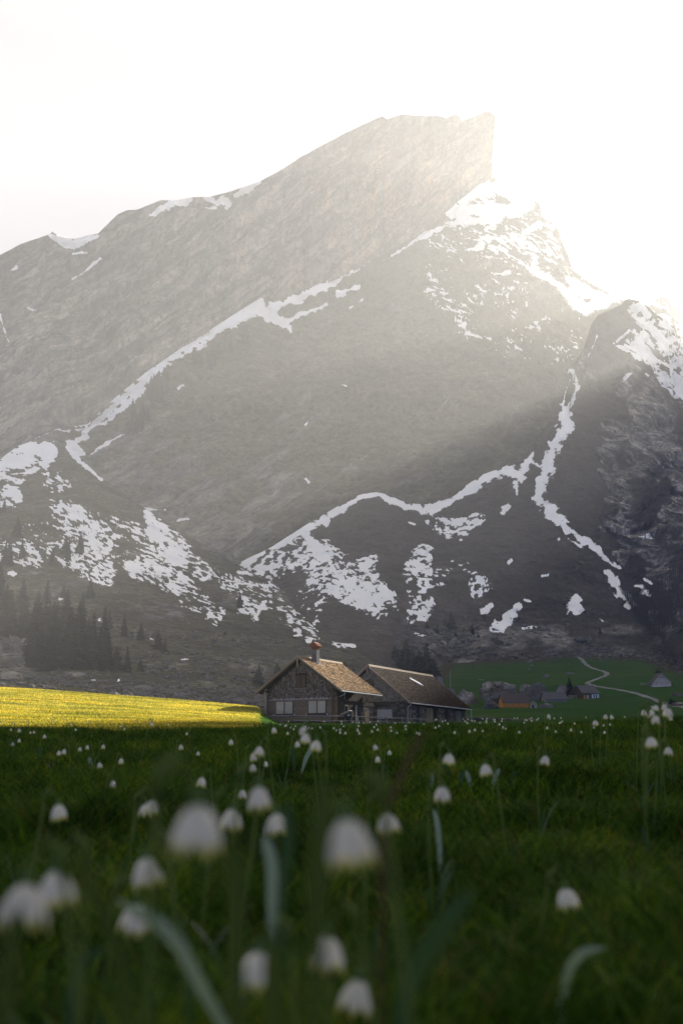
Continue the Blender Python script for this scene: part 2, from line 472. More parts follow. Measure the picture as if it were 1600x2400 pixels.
def snow_a(P):
    s = stroke(P, [(118, 551, 4), (150, 562, 9), (172, 567, 8), (228, 552, 3)], 0.3)
    for k, pts in enumerate([[(350, 500, 3), (385, 484, 7), (420, 474, 8), (450, 465, 2)], [(480, 463, 3), (505, 466, 6), (532, 462, 9), (528, 476, 4)], [(548, 451, 3), (575, 440, 5), (610, 425, 2)],
                             [(482, 482, 3), (505, 479, 3)], [(165, 645, 2), (200, 622, 3.5), (232, 598, 1.5)], [(170, 590, 3), (198, 583, 3)], [(25, 632, 1.5), (38, 622, 2.5)], [(60, 712, 3), (78, 716, 2)], [(0, 735, 4), (4, 760, 3), (20, 800, 1)],
                             [(1115, 445, 6), (1150, 420, 6)]]):
        s = np.maximum(s, stroke(P, pts, 0.35, 20 + k))
    return s
def grass_a(P, W):
    ledge = np.interp(P[:, 0], [p[0] for p in LEDGE], [p[1] for p in LEDGE])
    sky_ = np.interp(P[:, 0], [-300, 0, 120, 250, 400, 540, 660, 900, 1150], [720, 598, 545, 527, 468, 448, 396, 272, 270])
    f = (P[:, 1] - sky_) / np.maximum(ledge - sky_, 1)
    left = np.clip((560 - P[:, 0]) / 560, 0, 1)
    n = fbm(np.c_[P[:, 0] / 70, (P[:, 1] + 0.55 * P[:, 0]) / 16, np.zeros(len(P))], 4, 31)
    g = 0.05 + 0.55 * left * np.clip(1 - f * 1.3, 0, 1) + (n - 0.5) * 0.75 + 0.25 * np.clip((f - 0.8) / 0.2, 0, 1)
    return g
def warm_a(P):                                             # ochre-stained limestone of the sheer wall below the summit
    ledge = np.interp(P[:, 0], [p[0] for p in LEDGE], [p[1] for p in LEDGE]); sk = np.interp(P[:, 0], [600, 900, 1150], [425, 272, 270])
    f = (P[:, 1] - sk) / np.maximum(ledge - sk, 1)
    n = fbm(np.c_[P[:, 0] / 14, P[:, 1] / 110, np.zeros(len(P))], 4, 91) + 0.6 * (fbm(np.c_[P[:, 0] / 70, P[:, 1] / 40, np.zeros(len(P))], 3, 92) - 0.5)
    return np.clip((P[:, 0] - 620) / 160, 0, 1) * np.clip(1.3 - np.abs(f - 0.55) * 2.4, 0, 1) * np.clip((n - 0.40) * 5, 0, 1)
loft('mountain_wall', SKY_A, [LEDGE], [170], 2.6, M_CLIFF, 20, 1 / 100., 17, 54, snow_a, grass_a, seed=2, warp=prow, tint=warm_a)

# --- the broad face below the ledge and the right-hand shoulder
TOP_B = [(p[0], p[1] - 6, p[2] + 4) for p in LEDGE[:-1]] + [(1158, 414, 1735), (1170, 425, 1740), (1203, 440, 1735), (1239, 463, 1725), (1262, 475, 1720), (1268, 490, 1716), (1270, 506, 1714), (1285, 515, 1712), (1302, 529, 1710), (1310, 545, 1706), (1315, 562, 1704), (1331, 598, 1700), (1341, 632, 1690), (1387, 665, 1700), (1433, 690, 1720), (1458, 702, 1745), (1520, 730, 1765), (1700, 900, 1790)]
LOW_B = [(-300, 1330, 880), (0, 1200, 930), (200, 1180, 960), (250, 1200, 930), (340, 1260, 880), (430, 1310, 835), (500, 1350, 800), (570, 1370, 780), (640, 1330, 815), (700, 1290, 840), (830, 1215, 885), (900, 1205, 905), (960, 1230, 915), (1040, 1225, 915), (1130, 1165, 945), (1240, 1140, 965), (1290, 1140, 985), (1320, 1130, 1035), (1400, 1030, 1140), (1458, 930, 1240), (1700, 1000, 1500)]
MID_B = [(-300, 1260, 930), (0, 1140, 1000), (200, 1090, 1060), (340, 1060, 1090), (500, 1040, 1100), (700, 960, 1180), (900, 860, 1270), (1000, 800, 1330), (1100, 700, 1420), (1200, 640, 1500), (1300, 690, 1510), (1400, 800, 1480), (1458, 800, 1540), (1700, 960, 1650)]
def snow_b(P):
    S = [[(60, 1040, 8), (130, 1003, 7), (205, 996, 8), (245, 955, 14), (330, 885, 15), (400, 838, 13), (470, 795, 15), (540, 752, 14), (610, 712, 12), (625, 722, 16), (650, 745, 14), (680, 770, 6)],
         [(240, 985, 5), (290, 945, 9), (335, 905, 4)], [(640, 718, 5), (700, 695, 9), (760, 668, 8), (840, 625, 4)], [(660, 750, 8), (710, 728, 7), (765, 703, 3)], [(790, 680, 6), (838, 668, 5)],
         [(850, 618, 1.5), (900, 590, 2.5), (960, 552, 3), (1000, 522, 5), (1060, 485, 9)], [(905, 607, 2), (960, 575, 5), (1000, 553, 7), (1042, 532, 4)], [(190, 1060, 5), (165, 1035, 7), (190, 1020, 10), (205, 1000, 8)],
         [(165, 1045, 9), (180, 1075, 8), (195, 1100, 7), (240, 1125, 2)], [(212, 1062, 2), (245, 1040, 4), (285, 1010, 1.5)],
         [(1085, 465, 14), (1130, 440, 16), (1160, 432, 12), (1205, 452, 13), (1240, 478, 15), (1200, 490, 16), (1150, 488, 15), (1100, 490, 14), (1060, 500, 12)], [(1060, 520, 7), (1110, 515, 8), (1170, 510, 8)],
         [(1230, 540, 6), (1270, 525, 9), (1295, 532, 6)], [(1140, 555, 7), (1175, 560, 5)], [(1090, 585, 2.5), (1130, 575, 4)], [(1200, 545, 5), (1225, 560, 4)],
         [(1240, 620, 7), (1290, 650, 10), (1330, 690, 12), (1370, 720, 16), (1420, 705, 14)], [(1330, 655, 8), (1370, 680, 14), (1420, 700, 12), (1450, 705, 5)], [(1160, 640, 3), (1195, 632, 4)], [(1280, 600, 4), (1310, 612, 3)],
         [(1150, 790, 3), (1130, 782, 2)], [(800, 900, 2), (815, 908, 1.5)], [(715, 990, 3), (722, 985, 2)], [(716, 1116, 4), (722, 1122, 3)], [(415, 905, 2), (428, 897, 3)], [(820, 712, 1), (865, 690, 2)],
         [(1095, 775, 3), (1130, 787, 3)], [(330, 1186, 3), (385, 1190, 2)], [(410, 1212, 3), (435, 1208, 3)], [(1335, 870, 5), (1350, 905, 5)], [(1385, 830, 7), (1405, 800, 4), (1420, 760, 3)], [(1345, 890, 3), (1330, 930, 3)]]
    s = np.full(len(P), -1.0)
    for k, pts in enumerate(S): s = np.maximum(s, stroke(P, pts, 0.12 if k in (10, 11, 12, 16, 17) else 0.46, 40 + k))
    s = np.maximum(s, patches(P, [(1060, 470), (1160, 430), (1260, 480), (1300, 540), (1340, 640), (1440, 700), (1380, 730), (1260, 660), (1180, 600), (1040, 530)], 0.26, 22, 6, 14, 61, 0.45))
    s = np.maximum(s, patches(P, [(1000, 560), (1200, 560), (1340, 700), (1360, 860), (1150, 820), (1000, 700)], -0.02, 14, 6, 20, 62, 0.3))
    return s
def grass_b(P, W):
    n = fbm(np.c_[P[:, 0] / 55, (P[:, 1] + 0.4 * P[:, 0]) / 26, np.zeros(len(P))], 5, 77)
    g = 0.80 + (n - 0.5) * 1.3
    g -= 0.45 * np.clip((P[:, 0] - 1060) / 160, 0, 1) * np.clip((760 - P[:, 1]) / 120, 0, 1)
    g -= 0.5 * np.exp(-((P[:, 0] - 520) / 70.0) ** 2 - ((P[:, 1] - 1255) / 40.0) ** 2)
    g -= 0.35 * np.clip((P[:, 1] - 1020 + 0.5 * np.abs(P[:, 0] - 560)) / 160, 0, 1) * np.clip((900 - P[:, 0]) / 300, 0, 1)
    return g
loft('mountain_face', TOP_B, [MID_B, LOW_B], [110, 110], 2.7, M_FACE, 20, 1 / 110., 10, 48, snow_b, grass_b, seed=5)

# --- left-hand slope
TOP_C = [(-400, 1080, 820), (-120, 1085, 840), (0, 1078, 860), (40, 1046, 900), (70, 1036, 920), (130, 1032, 915), (160, 1046, 890), (200, 1085, 855), (240, 1122, 830), (340, 1192, 790), (430, 1246, 760), (500, 1292, 735), (570, 1330, 705), (640, 1370, 680), (700, 1410, 645), (760, 1455, 600), (850, 1522, 540), (930, 1575, 500), (1000, 1640, 470)]
MID_C = [(-400, 1420, 430), (0, 1420, 450), (200, 1430, 460), (400, 1460, 460), (600, 1500, 440), (800, 1545, 420), (1000, 1585, 400)]
LOW_C = [(-400, 1632, 195), (0, 1640, 200), (300, 1650, 205), (600, 1680, 205), (800, 1690, 235), (1000, 1690, 300)]
def snow_c(P):
    s = patches(P, [(-60, 1060), (60, 1036), (130, 1040), (120, 1080), (60, 1110), (40, 1150), (50, 1180), (-60, 1180)], 0.80, 30, 10, 10, 71, 0.1)
    for k, (poly, cov) in enumerate([([(100, 1090), (140, 1100), (170, 1150), (130, 1160), (100, 1130)], 0.45), ([(120, 1170), (200, 1190), (230, 1240), (180, 1250), (130, 1210)], 0.62), ([(40, 1220), (200, 1235), (260, 1290), (190, 1330), (60, 1290)], 0.30),
                                     ([(-20, 1265), (80, 1280), (100, 1330), (0, 1310)], 0.5), ([(130, 1310), (250, 1300), (270, 1340), (250, 1370), (190, 1350)], 0.62), ([(170, 1190), (340, 1230), (450, 1300), (380, 1350), (230, 1310)], 0.40),
                                     ([(340, 1200), (400, 1240), (470, 1310), (510, 1345), (470, 1360), (380, 1310)], 0.64), ([(290, 1320), (420, 1330), (470, 1380), (420, 1390), (310, 1350)], 0.62), ([(400, 1380), (480, 1390), (530, 1440), (500, 1460), (430, 1420)], 0.55),
                                     ([(560, 1400), (620, 1425), (600, 1450), (560, 1430)], 0.5), ([(500, 1330), (600, 1370), (590, 1400), (520, 1380)], 0.35), ([(620, 1290), (700, 1400), (750, 1480), (720, 1500), (600, 1400), (560, 1340)], 0.30)]):
        s = np.maximum(s, patches(P, poly, cov, 15, 6, 8, 80 + k, 0.32))
    for k, pts in enumerate([[(490, 1442, 7), (515, 1450, 5)], [(160, 1050, 6), (195, 1088, 7), (240, 1125, 2)], [(30, 1345, 6), (22, 1342, 5)], [(232, 1452, 4), (245, 1456, 3)], [(620, 1412, 4), (600, 1445, 5)], [(140, 1405, 3), (150, 1404, 2)], [(425, 1543, 3), (440, 1545, 2)], [(350, 1495, 3), (358, 1498, 2)],
                             [(125, 1592, 3), (150, 1597, 3)], [(210, 1588, 3), (225, 1596, 2)], [(240, 1602, 4), (256, 1605, 3)], [(270, 1600, 3), (277, 1593, 2)], [(690, 1490, 3), (700, 1488, 2)], [(730, 1478, 6), (745, 1495, 4), (720, 1500, 3)], [(780, 1508, 4), (820, 1514, 5), (850, 1522, 2)]]):
        s = np.maximum(s, stroke(P, pts, 0.6, 90 + k))
    return s
def grass_c(P, W):
    n = fbm(np.c_[P[:, 0] / 60, P[:, 1] / 20, np.zeros(len(P))], 5, 79)
    g = 0.85 + (n - 0.5) * 1.3
    g -= 0.55 * np.exp(-((P[:, 0] - 40) / 60.0) ** 2 - ((P[:, 1] - 1530) / 50.0) ** 2)
    g -= 0.12 * np.clip((P[:, 1] - 1545) / 40, 0, 1)
    return g
loft('left_slope', TOP_C, [MID_C, LOW_C], [130, 90], 2.6, M_TALUS, 8, 1 / 55., 0, 12, snow_c, grass_c, seed=8)

# --- central scree fan
TOP_D = [(440, 1400, 790), (520, 1345, 800), (570, 1314, 815), (640, 1280, 842), (700, 1240, 862), (760, 1205, 890), (830, 1162, 915), (880, 1153, 925), (920, 1162, 930), (960, 1180, 935), (1000, 1182, 937), (1040, 1170, 942), (1090, 1138, 955), (1130, 1112, 967), (1200, 1086, 985), (1235, 1075, 995), (1246, 1060, 1003), (1268, 1030, 1010), (1285, 985, 1030), (1310, 915, 1070), (1345, 850, 1120), (1395, 775, 1190), (1430, 735, 1240), (1475, 740, 1260), (1700, 900, 1300)]
MID_D = [(440, 1480, 600), (700, 1400, 640), (900, 1370, 660), (1100, 1350, 690), (1250, 1330, 730), (1400, 1400, 700), (1500, 1430, 680), (1700, 1450, 680)]
LOW_D = [(440, 1640, 360), (700, 1630, 360), (900, 1620, 400), (1050, 1578, 530), (1200, 1560, 560), (1400, 1553, 575), (1500, 1560, 560), (1600, 1575, 520), (1700, 1600, 480)]
def snow_d(P):
    S = [[(572, 1330, 10), (600, 1298, 9), (650, 1272, 10), (690, 1250, 11), (740, 1232, 12), (800, 1190, 10), (850, 1160, 8), (890, 1156, 8), (915, 1170, 9)], [(905, 1165, 6), (950, 1186, 10), (1000, 1195, 12), (1030, 1185, 9), (1060, 1172, 8), (1110, 1140, 10), (1150, 1112, 12), (1200, 1105, 14), (1215, 1120, 13), (1230, 1095, 12), (1245, 1065, 8)],
         [(1208, 1130, 10), (1212, 1155, 4)], [(1245, 1080, 6), (1270, 1100, 2)], [(580, 1330, 10), (590, 1355, 10), (605, 1380, 9)], [(720, 1245, 14), (735, 1280, 16), (760, 1300, 18)], [(1185, 1185, 8), (1192, 1180, 7), (1180, 1200, 5)],
         [(1325, 960, 14), (1330, 1000, 16), (1300, 1040, 15), (1285, 1085, 14), (1268, 1130, 14), (1265, 1165, 16), (1290, 1200, 15), (1330, 1240, 12), (1380, 1275, 10), (1430, 1320, 8), (1450, 1330, 5)], [(1340, 870, 5), (1352, 905, 6), (1342, 935, 5), (1330, 960, 8)], [(1318, 955, 3), (1325, 915, 2), (1335, 890, 2)],
         [(1425, 1340, 12), (1440, 1365, 14), (1460, 1390, 14), (1480, 1412, 13), (1495, 1418, 6)], [(1495, 1370, 5), (1520, 1392, 9)], [(1515, 1355, 5), (1530, 1365, 4)], [(1345, 1405, 12), (1340, 1430, 13), (1355, 1428, 10)], [(1270, 1350, 4), (1282, 1348, 4)],
         [(1165, 1470, 14), (1190, 1450, 13), (1215, 1420, 9)], [(1225, 1472, 4), (1255, 1470, 3)], [(1130, 1430, 9), (1150, 1420, 7)], [(975, 1486, 5), (998, 1490, 3)], [(1080, 1265, 4)] * 2, [(1190, 1320, 4), (1196, 1316, 4)], [(960, 1225, 4), (970, 1230, 3)], [(1360, 1280, 3), (1330, 1262, 4), (1372, 1290, 2)], [(1310, 1262, 4)] * 2, [(1230, 1405, 3), (1245, 1410, 3)], [(1405, 1450, 3), (1412, 1455, 3)],
         [(600, 1385, 10), (640, 1410, 9), (690, 1440, 7), (730, 1470, 6), (745, 1492, 4)], [(720, 1475, 4), (745, 1500, 5)], [(780, 1508, 3), (830, 1515, 4)]]
    s = np.full(len(P), -1.0)
    for k, pts in enumerate(S): s = np.maximum(s, stroke(P, [(a, b, w * 0.86) for a, b, w in pts], 0.46, 130 + k))
    for k, (poly, cov, sl) in enumerate([([(590, 1330), (640, 1285), (720, 1260), (760, 1270), (800, 1320), (840, 1360), (900, 1380), (935, 1430), (900, 1448), (840, 1430), (790, 1400), (750, 1350), (700, 1340), (640, 1360), (680, 1440), (750, 1495), (700, 1480), (620, 1400)], 0.64, -0.2),
                                         ([(840, 1310), (880, 1300), (890, 1340), (860, 1370)], 0.6, -0.2), ([(740, 1340), (800, 1350), (760, 1420), (740, 1470), (690, 1400)], 0.42, -0.3), ([(985, 1270), (1010, 1290), (1000, 1380), (1020, 1410), (960, 1460), (960, 1400), (950, 1330)], 0.66, 0.0),
                                         ([(1000, 1330), (1050, 1335), (1040, 1370), (1000, 1380)], 0.42, 0.1), ([(1020, 1210), (1060, 1220), (1130, 1200), (1135, 1215), (1090, 1250), (1050, 1255), (1020, 1240)], 0.74, -0.1), ([(990, 1190), (1030, 1200), (1020, 1230), (990, 1220)], 0.6, 0.2),
                                         ([(1100, 1340), (1150, 1365), (1140, 1400), (1110, 1400)], 0.58, -0.2), ([(1060, 1310), (1100, 1320), (1090, 1340), (1060, 1330)], 0.5, 0.0), ([(960, 1430), (1010, 1420), (1000, 1450), (960, 1460)], 0.5, 0.0), ([(760, 1260), (830, 1310), (930, 1400), (880, 1440), (790, 1390)], 0.58, 0.3)]):
        s = np.maximum(s, patches(P, poly, cov, 13, 8, 8, 180 + k, sl))
    return s
def grass_d(P, W):
    n = fbm(np.c_[P[:, 0] / 50, P[:, 1] / 30, np.zeros(len(P))], 5, 83)
    g = 1.0 + (n - 0.5) * 1.1
    g -= 0.45 * np.clip((P[:, 1] - 1440 + 30 * (n - 0.5)) / 40, 0, 1) * np.clip((P[:, 0] - 900) / 120, 0, 1)
    return g
loft('scree_fan', TOP_D, [MID_D, LOW_D], [150, 70], 2.4, M_SCREE, 7, 1 / 50., 0, 12, snow_d, grass_d, seed=11)

# --- right-hand crag; its unseen crest beyond the frame is shaped to block the low sun but for one notch
RSUN = 1480.0
def crest_from_sun(s, t, r=RSUN):
    """crest point whose shadow edge passes s metres across and t metres above the sun line through the camera"""
    az, el = R(SUN_AZ), R(SUN_EL)
    z = (t + r * math.sin(el)) / math.cos(el)
    X = s * math.cos(az) + r * math.sin(az); Y = -s * math.sin(az) + r * math.cos(az)
    px, py = to_px(X, Y, z)
    return (px, py, Y)
TOP_E = [(1296, 1150, 935), (1302, 1110, 950), (1312, 1065, 975), (1330, 1000, 1010), (1337, 940, 1040), (1347, 870, 1085), (1372, 800, 1140), (1385, 760, 1180), (1400, 738, 1200), (1422, 729, 1230), (1456, 712, 1265), (1464, 701, 1275), (1474, 700, 1280), (1501, 706, 1285), (1519, 718, 1288), (1539, 738, 1290), (1561, 745, 1293), (1581, 769, 1296), (1600, 800, 1300)]
SHADOW_PROFILE = [(-240, -50), (-150, -42), (-112, -43), (-67, -44), (-62.5, -35.5), (-58, -34.5), (-52, -33), (-46, -25), (-40, -12), (-30, 4), (-10, 16), (20, 26), (80, 48), (200, 90), (420, 130), (800, 110), (1500, 60)]
TOP_E += [crest_from_sun(s, t) for s, t in SHADOW_PROFILE]
LOW_E = [(1296, 1200, 905), (1320, 1245, 870), (1400, 1320, 780), (1480, 1400, 690), (1540, 1470, 590), (1600, 1600, 400), (1700, 1610, 390), (2400, 1600, 400), (6000, 1600, 400)]
MID_E = [(1296, 1180, 918), (1320, 1160, 930), (1400, 1040, 985), (1460, 1040, 960), (1540, 1060, 930), (1600, 1080, 905), (1700, 1100, 900), (2400, 1100, 900), (6000, 1100, 900)]
def snow_e(P):
    S = [[(1500, 735, 10), (1515, 760, 14), (1500, 790, 18), (1530, 800, 22), (1545, 775, 12)], [(1470, 806, 8), (1510, 812, 16), (1540, 826, 16)], [(1480, 716, 5), (1500, 712, 6), (1525, 735, 3)], [(1440, 800, 3), (1480, 770, 3)], [(1425, 798, 3), (1460, 808, 4), (1503, 838, 5)],
         [(1575, 848, 8), (1600, 850, 10), (1620, 870, 14)], [(1580, 880, 8), (1600, 900, 14), (1590, 920, 8)], [(1468, 880, 4), (1480, 872, 4)], [(1518, 870, 4), (1524, 876, 3)], [(1498, 1258, 4), (1510, 1256, 5)], [(1520, 1252, 4), (1535, 1254, 2)], [(1425, 1285, 4), (1440, 1284, 3)], [(1548, 740, 3), (1570, 755, 3)],
         [(1410, 760, 3), (1395, 800, 3), (1380, 830, 5)], [(1495, 1370, 5), (1520, 1392, 9)], [(1515, 1355, 5), (1530, 1365, 4)]]
    s = np.full(len(P), -1.0)
    for k, pts in enumerate(S): s = np.maximum(s, stroke(P, pts, 0.4, 230 + k))
    s = np.maximum(s, patches(P, [(1470, 800), (1500, 740), (1560, 750), (1620, 810), (1640, 930), (1580, 930), (1540, 860)], 0.5, 16, 7, 10, 251, 0.5))
    s = np.maximum(s, patches(P, [(1600, 780), (1700, 780), (1800, 700), (2300, 500), (2300, 900), (1650, 950)], 0.5, 26, 12, 10, 252, 0.5))
    return s
def grass_e(P, W):
    n = fbm(np.c_[P[:, 0] / 34, P[:, 1] / 60, np.zeros(len(P))], 5, 87)
    g = 0.46 + (n - 0.5) * 2.3 + 0.35 * np.clip((P[:, 1] - 1330) / 80, 0, 1)
    g += 0.3 * np.clip((1000 - P[:, 1]) / 150, 0, 1)
    return g
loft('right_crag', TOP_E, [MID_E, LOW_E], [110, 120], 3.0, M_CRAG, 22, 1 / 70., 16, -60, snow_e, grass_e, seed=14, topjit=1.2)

# --- far ridge behind the saddle
TOP_F = [(1380, 800, 1840), (1500, 750, 1840), (1520, 717, 1860), (1534, 700, 1860), (1547, 696, 1860), (1564, 700, 1860), (1570, 714, 1860), (1593, 716, 1860), (1597, 735, 1860), (1620, 745, 1860), (1680, 800, 1860), (1760, 880, 1860)]
LOW_F = [(1380, 900, 1760), (1760, 980, 1760)]
def snow_f(P): return patches(P, [(1500, 690), (1620, 720), (1760, 800), (1760, 1000), (1400, 1000)], 0.5, 16, 8, 10, 261, 0.4)
loft('far_ridge', TOP_F, [LOW_F], [40], 3.0, M_FAR, 10, 1 / 70., 6, 30, snow_f, None, seed=17, topjit=1.0)

# ------------------------------------------------------------------ the valley floor, one sheet
GPX = np.array([-1500., 0, 300, 600, 650, 800, 1100, 1400, 1600, 2600])
GROWS = [  # depth, photo row of the ground at each of the columns above
    (60, [1700, 1694, 1695, 1698, 1699, 1700, 1699, 1696, 1692, 1670]),
    (85, [1600, 1656, 1669, 1690, 1698, 1698, 1698, 1692, 1688, 1665]),
    (112, [1540, 1612, 1632, 1657, 1693, 1697, 1695, 1690, 1686, 1660]),
    (118, [1540, 1613, 1633, 1659, 1692, 1697, 1694, 1690, 1685, 1660]),
    (132, [1545, 1622, 1643, 1670, 1692, 1697, 1693, 1690, 1684, 1660]),
    (160, [1540, 1617, 1640, 1664, 1672, 1690, 1690, 1686, 1680, 1655]),
    (220, [1520, 1600, 1612, 1644, 1650, 1668, 1682, 1678, 1672, 1645]),
    (300, [1480, 1575, 1592, 1626, 1630, 1643, 1663, 1655, 1645, 1610]),
    (350, [1470, 1560, 1580, 1615, 1618, 1630, 1645, 1626, 1614, 1570]),
    (450, [1460, 1545, 1565, 1590, 1592, 1600, 1592, 1578, 1572, 1500]),
    (560, [1450, 1540, 1550, 1562, 1563, 1562, 1550, 1540, 1545, 1480]),
    (700, [1450, 1540, 1545, 1555, 1556, 1556, 1540, 1528, 1535, 1480])]
NEAR_Y = np.array([-60., 0, 1.5, 2.5, 4, 6, 8, 13, 18, 22, 30, 42])
NEAR_Z = np.array([-.45, -.30, -.29, -.27, -.21, -.11, -0.02, .18, .36, .42, .45, .70])
GROW_Y = np.array([g[0] for g in GROWS], float)
GROW_Z = np.array([[at(GPX[i], g[1][i], g[0]).z for i in range(len(GPX))] for g in GROWS])
def ground_z(X, Y, detail=True):
    X = np.asarray(X, float); Y = np.asarray(Y, float); X, Y = np.broadcast_arrays(X, Y)
    near = np.interp(Y, NEAR_Y, NEAR_Z)
    w = np.clip(Y / 18, 0, 1)
    near = near + w * (0.016 * np.clip(X, -12, 40) + 0.0022 * np.clip(X, -9, 9) ** 2 * 0.9)
    if detail: near = near + 0.05 * np.clip(Y / 3, 0, 1) * (fbm(np.stack([X / 2.2, Y / 2.2, X * 0], -1), 3, 301) - 0.5) * 2
    px = CX + FPX * X / np.maximum(Y * math.cos(PITCH), 1.0)
    zs = np.stack([np.interp(px, GPX, GROW_Z[k]) for k in range(len(GROWS))], 0)
    yc = np.clip(Y, GROW_Y[0], GROW_Y[-1])
    k = np.clip(np.searchsorted(GROW_Y, yc) - 1, 0, len(GROWS) - 2)
    f = (yc - GROW_Y[k]) / (GROW_Y[k + 1] - GROW_Y[k])
    kk = np.indices(X.shape)
    far = zs[(k, *kk)] * (1 - f) + zs[(k + 1, *kk)] * f
    if detail: far = far + np.clip((Y - 130) / 100, 0, 1) * 1.2 * (fbm(np.stack([X / 25, Y / 25, X * 0], -1), 4, 303) - 0.5) + 0.25 * (fbm(np.stack([X / 7, Y / 7, X * 0], -1), 3, 304) - 0.5)
    w = np.clip((Y - 42) / 18, 0, 1); w = w * w * (3 - 2 * w)
    return near * (1 - w) + far * w

def gz(x, y): return float(ground_z(np.array([x]), np.array([y]))[0])
def ground_hits(px, py, y0=55.0, y1=690.0, n=420):
    """first ground point seen at each photo pixel"""
    px = np.atleast_1d(np.asarray(px, float)); py = np.atleast_1d(np.asarray(py, float)); out = np.zeros((len(px), 3))
    ys = y0 * (y1 / y0) ** np.linspace(0, 1, n)
    for c in range(0, len(px), 256):
        A, B = px[c:c + 256, None], py[c:c + 256, None]
        p = at_np(A + 0 * ys[None], B + 0 * ys[None], ys[None] + 0 * A)
        below = p[..., 2] <= ground_z(p[..., 0], p[..., 1], False)
        i = np.where(below.any(1), below.argmax(1), n - 1)
        out[c:c + 256] = p[np.arange(len(i)), i]
    out[:, 2] = ground_z(out[:, 0], out[:, 1])
    return [Vector(q) for q in out]
def ground_hit(px, py, y0=55.0, y1=690.0): return ground_hits([px], [py], y0, y1)[0]

YS = np.r_[np.linspace(-60, -2, 8), np.linspace(-1, 3, 30), 3 + 21 * np.linspace(0.01, 1, 100) ** 1.3, np.linspace(24.5, 60, 50), np.linspace(60.8, 140, 110), np.linspace(141.5, 700, 230), [900, 1500, 1960]]
US = np.r_[np.linspace(-6, -0.75, 30), np.linspace(-0.72, 0.72, 300), np.linspace(0.75, 6, 30)]
GYY, GUU = np.meshgrid(YS, US, indexing='ij')
GXX = np.clip(GUU * (np.abs(GYY) * 0.62 + 4.0), -1480 + GUU, 2580 + GUU)
GZZ = ground_z(GXX, GYY)
GZZ = np.where(GYY > 720, 20 - (GYY - 700) * 0.01, GZZ)
gpx, gpy = to_px(GXX, np.maximum(GYY, 0.5), GZZ)
GP = np.stack([gpx.ravel(), gpy.ravel()], -1)
# where the turf is green: the near hill, the hut meadow and the valley meadow on the right
def meadow_mask(P, Y):
    n = (fbm(np.c_[P[:, 0] / 60, P[:, 1] / 12, np.zeros(len(P))], 4, 305) - 0.5)
    top = np.interp(P[:, 0], [900, 1020, 1060, 1150, 1270, 1350, 1420, 1500, 1560, 1700], [1700, 1640, 1560, 1552, 1548, 1540, 1540, 1545, 1572, 1600])
    m = np.clip((P[:, 1] - top - 16 * n) / 7, 0, 1)
    m = np.where(Y < 126, 1.0, m)
    return m
green = meadow_mask(GP, GYY.ravel())
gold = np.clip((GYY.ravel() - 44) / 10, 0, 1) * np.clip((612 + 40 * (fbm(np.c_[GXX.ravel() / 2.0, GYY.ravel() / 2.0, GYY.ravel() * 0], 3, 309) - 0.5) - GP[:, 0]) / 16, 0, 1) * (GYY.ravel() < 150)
idx = np.arange(GYY.size).reshape(GYY.shape)
gf = np.stack([idx[:-1, :-1], idx[:-1, 1:], idx[1:, 1:], idx[1:, :-1]], -1).reshape(-1, 4)
gme = mesh_from('ground', np.stack([GXX, GYY, GZZ], -1).reshape(-1, 3), gf, True)
attr(gme, 'green', green); attr(gme, 'gold', gold); attr(gme, 'shaded_soil', np.clip((48 - GYY.ravel()) / 12, 0, 1))
def mat_ground():
    t = NT('valley_turf'); p = t.coord('Object')
    n1 = t.noise(p, 0.03, 5, 0.6); n2 = t.noise(p, 0.35, 5, 0.65); n3 = t.noise(p, 4.0, 4, 0.65)
    st = t.noise(t.coord('Object', (0.03, 0.35, 0.2)), 1.0, 5, 0.6)
    tu = t.mix(t.ramp(n1, [(0.35, 0), (0.65, 1)]), (0.020, 0.056, 0.009), (0.038, 0.070, 0.014))
    tu = t.mix(0.7, tu, t.ramp(st, [(0.35, 0.55), (0.65, 1.45)]), 'MULTIPLY')
    tu = t.mix(0.6, tu, t.ramp(n3, [(0.35, 0.5), (0.65, 1.4)]), 'MULTIPLY')
    br = t.mix(t.ramp(n2, [(0.4, 0), (0.6, 1)]), (0.030, 0.032, 0.014), (0.058, 0.050, 0.030))
    br = t.mix(t.ramp(t.noise(p, 0.8, 5, 0.7), [(0.60, 0), (0.64, 0.6)]), br, (0.14, 0.13, 0.12))
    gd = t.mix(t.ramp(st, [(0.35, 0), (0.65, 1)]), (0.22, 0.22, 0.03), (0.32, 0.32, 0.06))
    c = t.mix(t.attr('green'), br, tu); c = t.mix(t.attr('gold'), c, gd); c = t.mix(t.attr('shaded_soil'), c, t.mix(t.ramp(n3, [(0.35, 0), (0.65, 1)]), (0.003, 0.005, 0.0015), (0.009, 0.012, 0.004)))  # near soil almost black: shade among the blades is in its colour
    t.color(c); t.bump(t.math('ADD', n2, n3), 0.5, 0.15); t.bsdf.inputs['Specular IOR Level'].default_value = 0.0
    return t.m
M_GROUND = mat_ground()
ground = tag(link('ground', gme, M_GROUND), kind='structure')
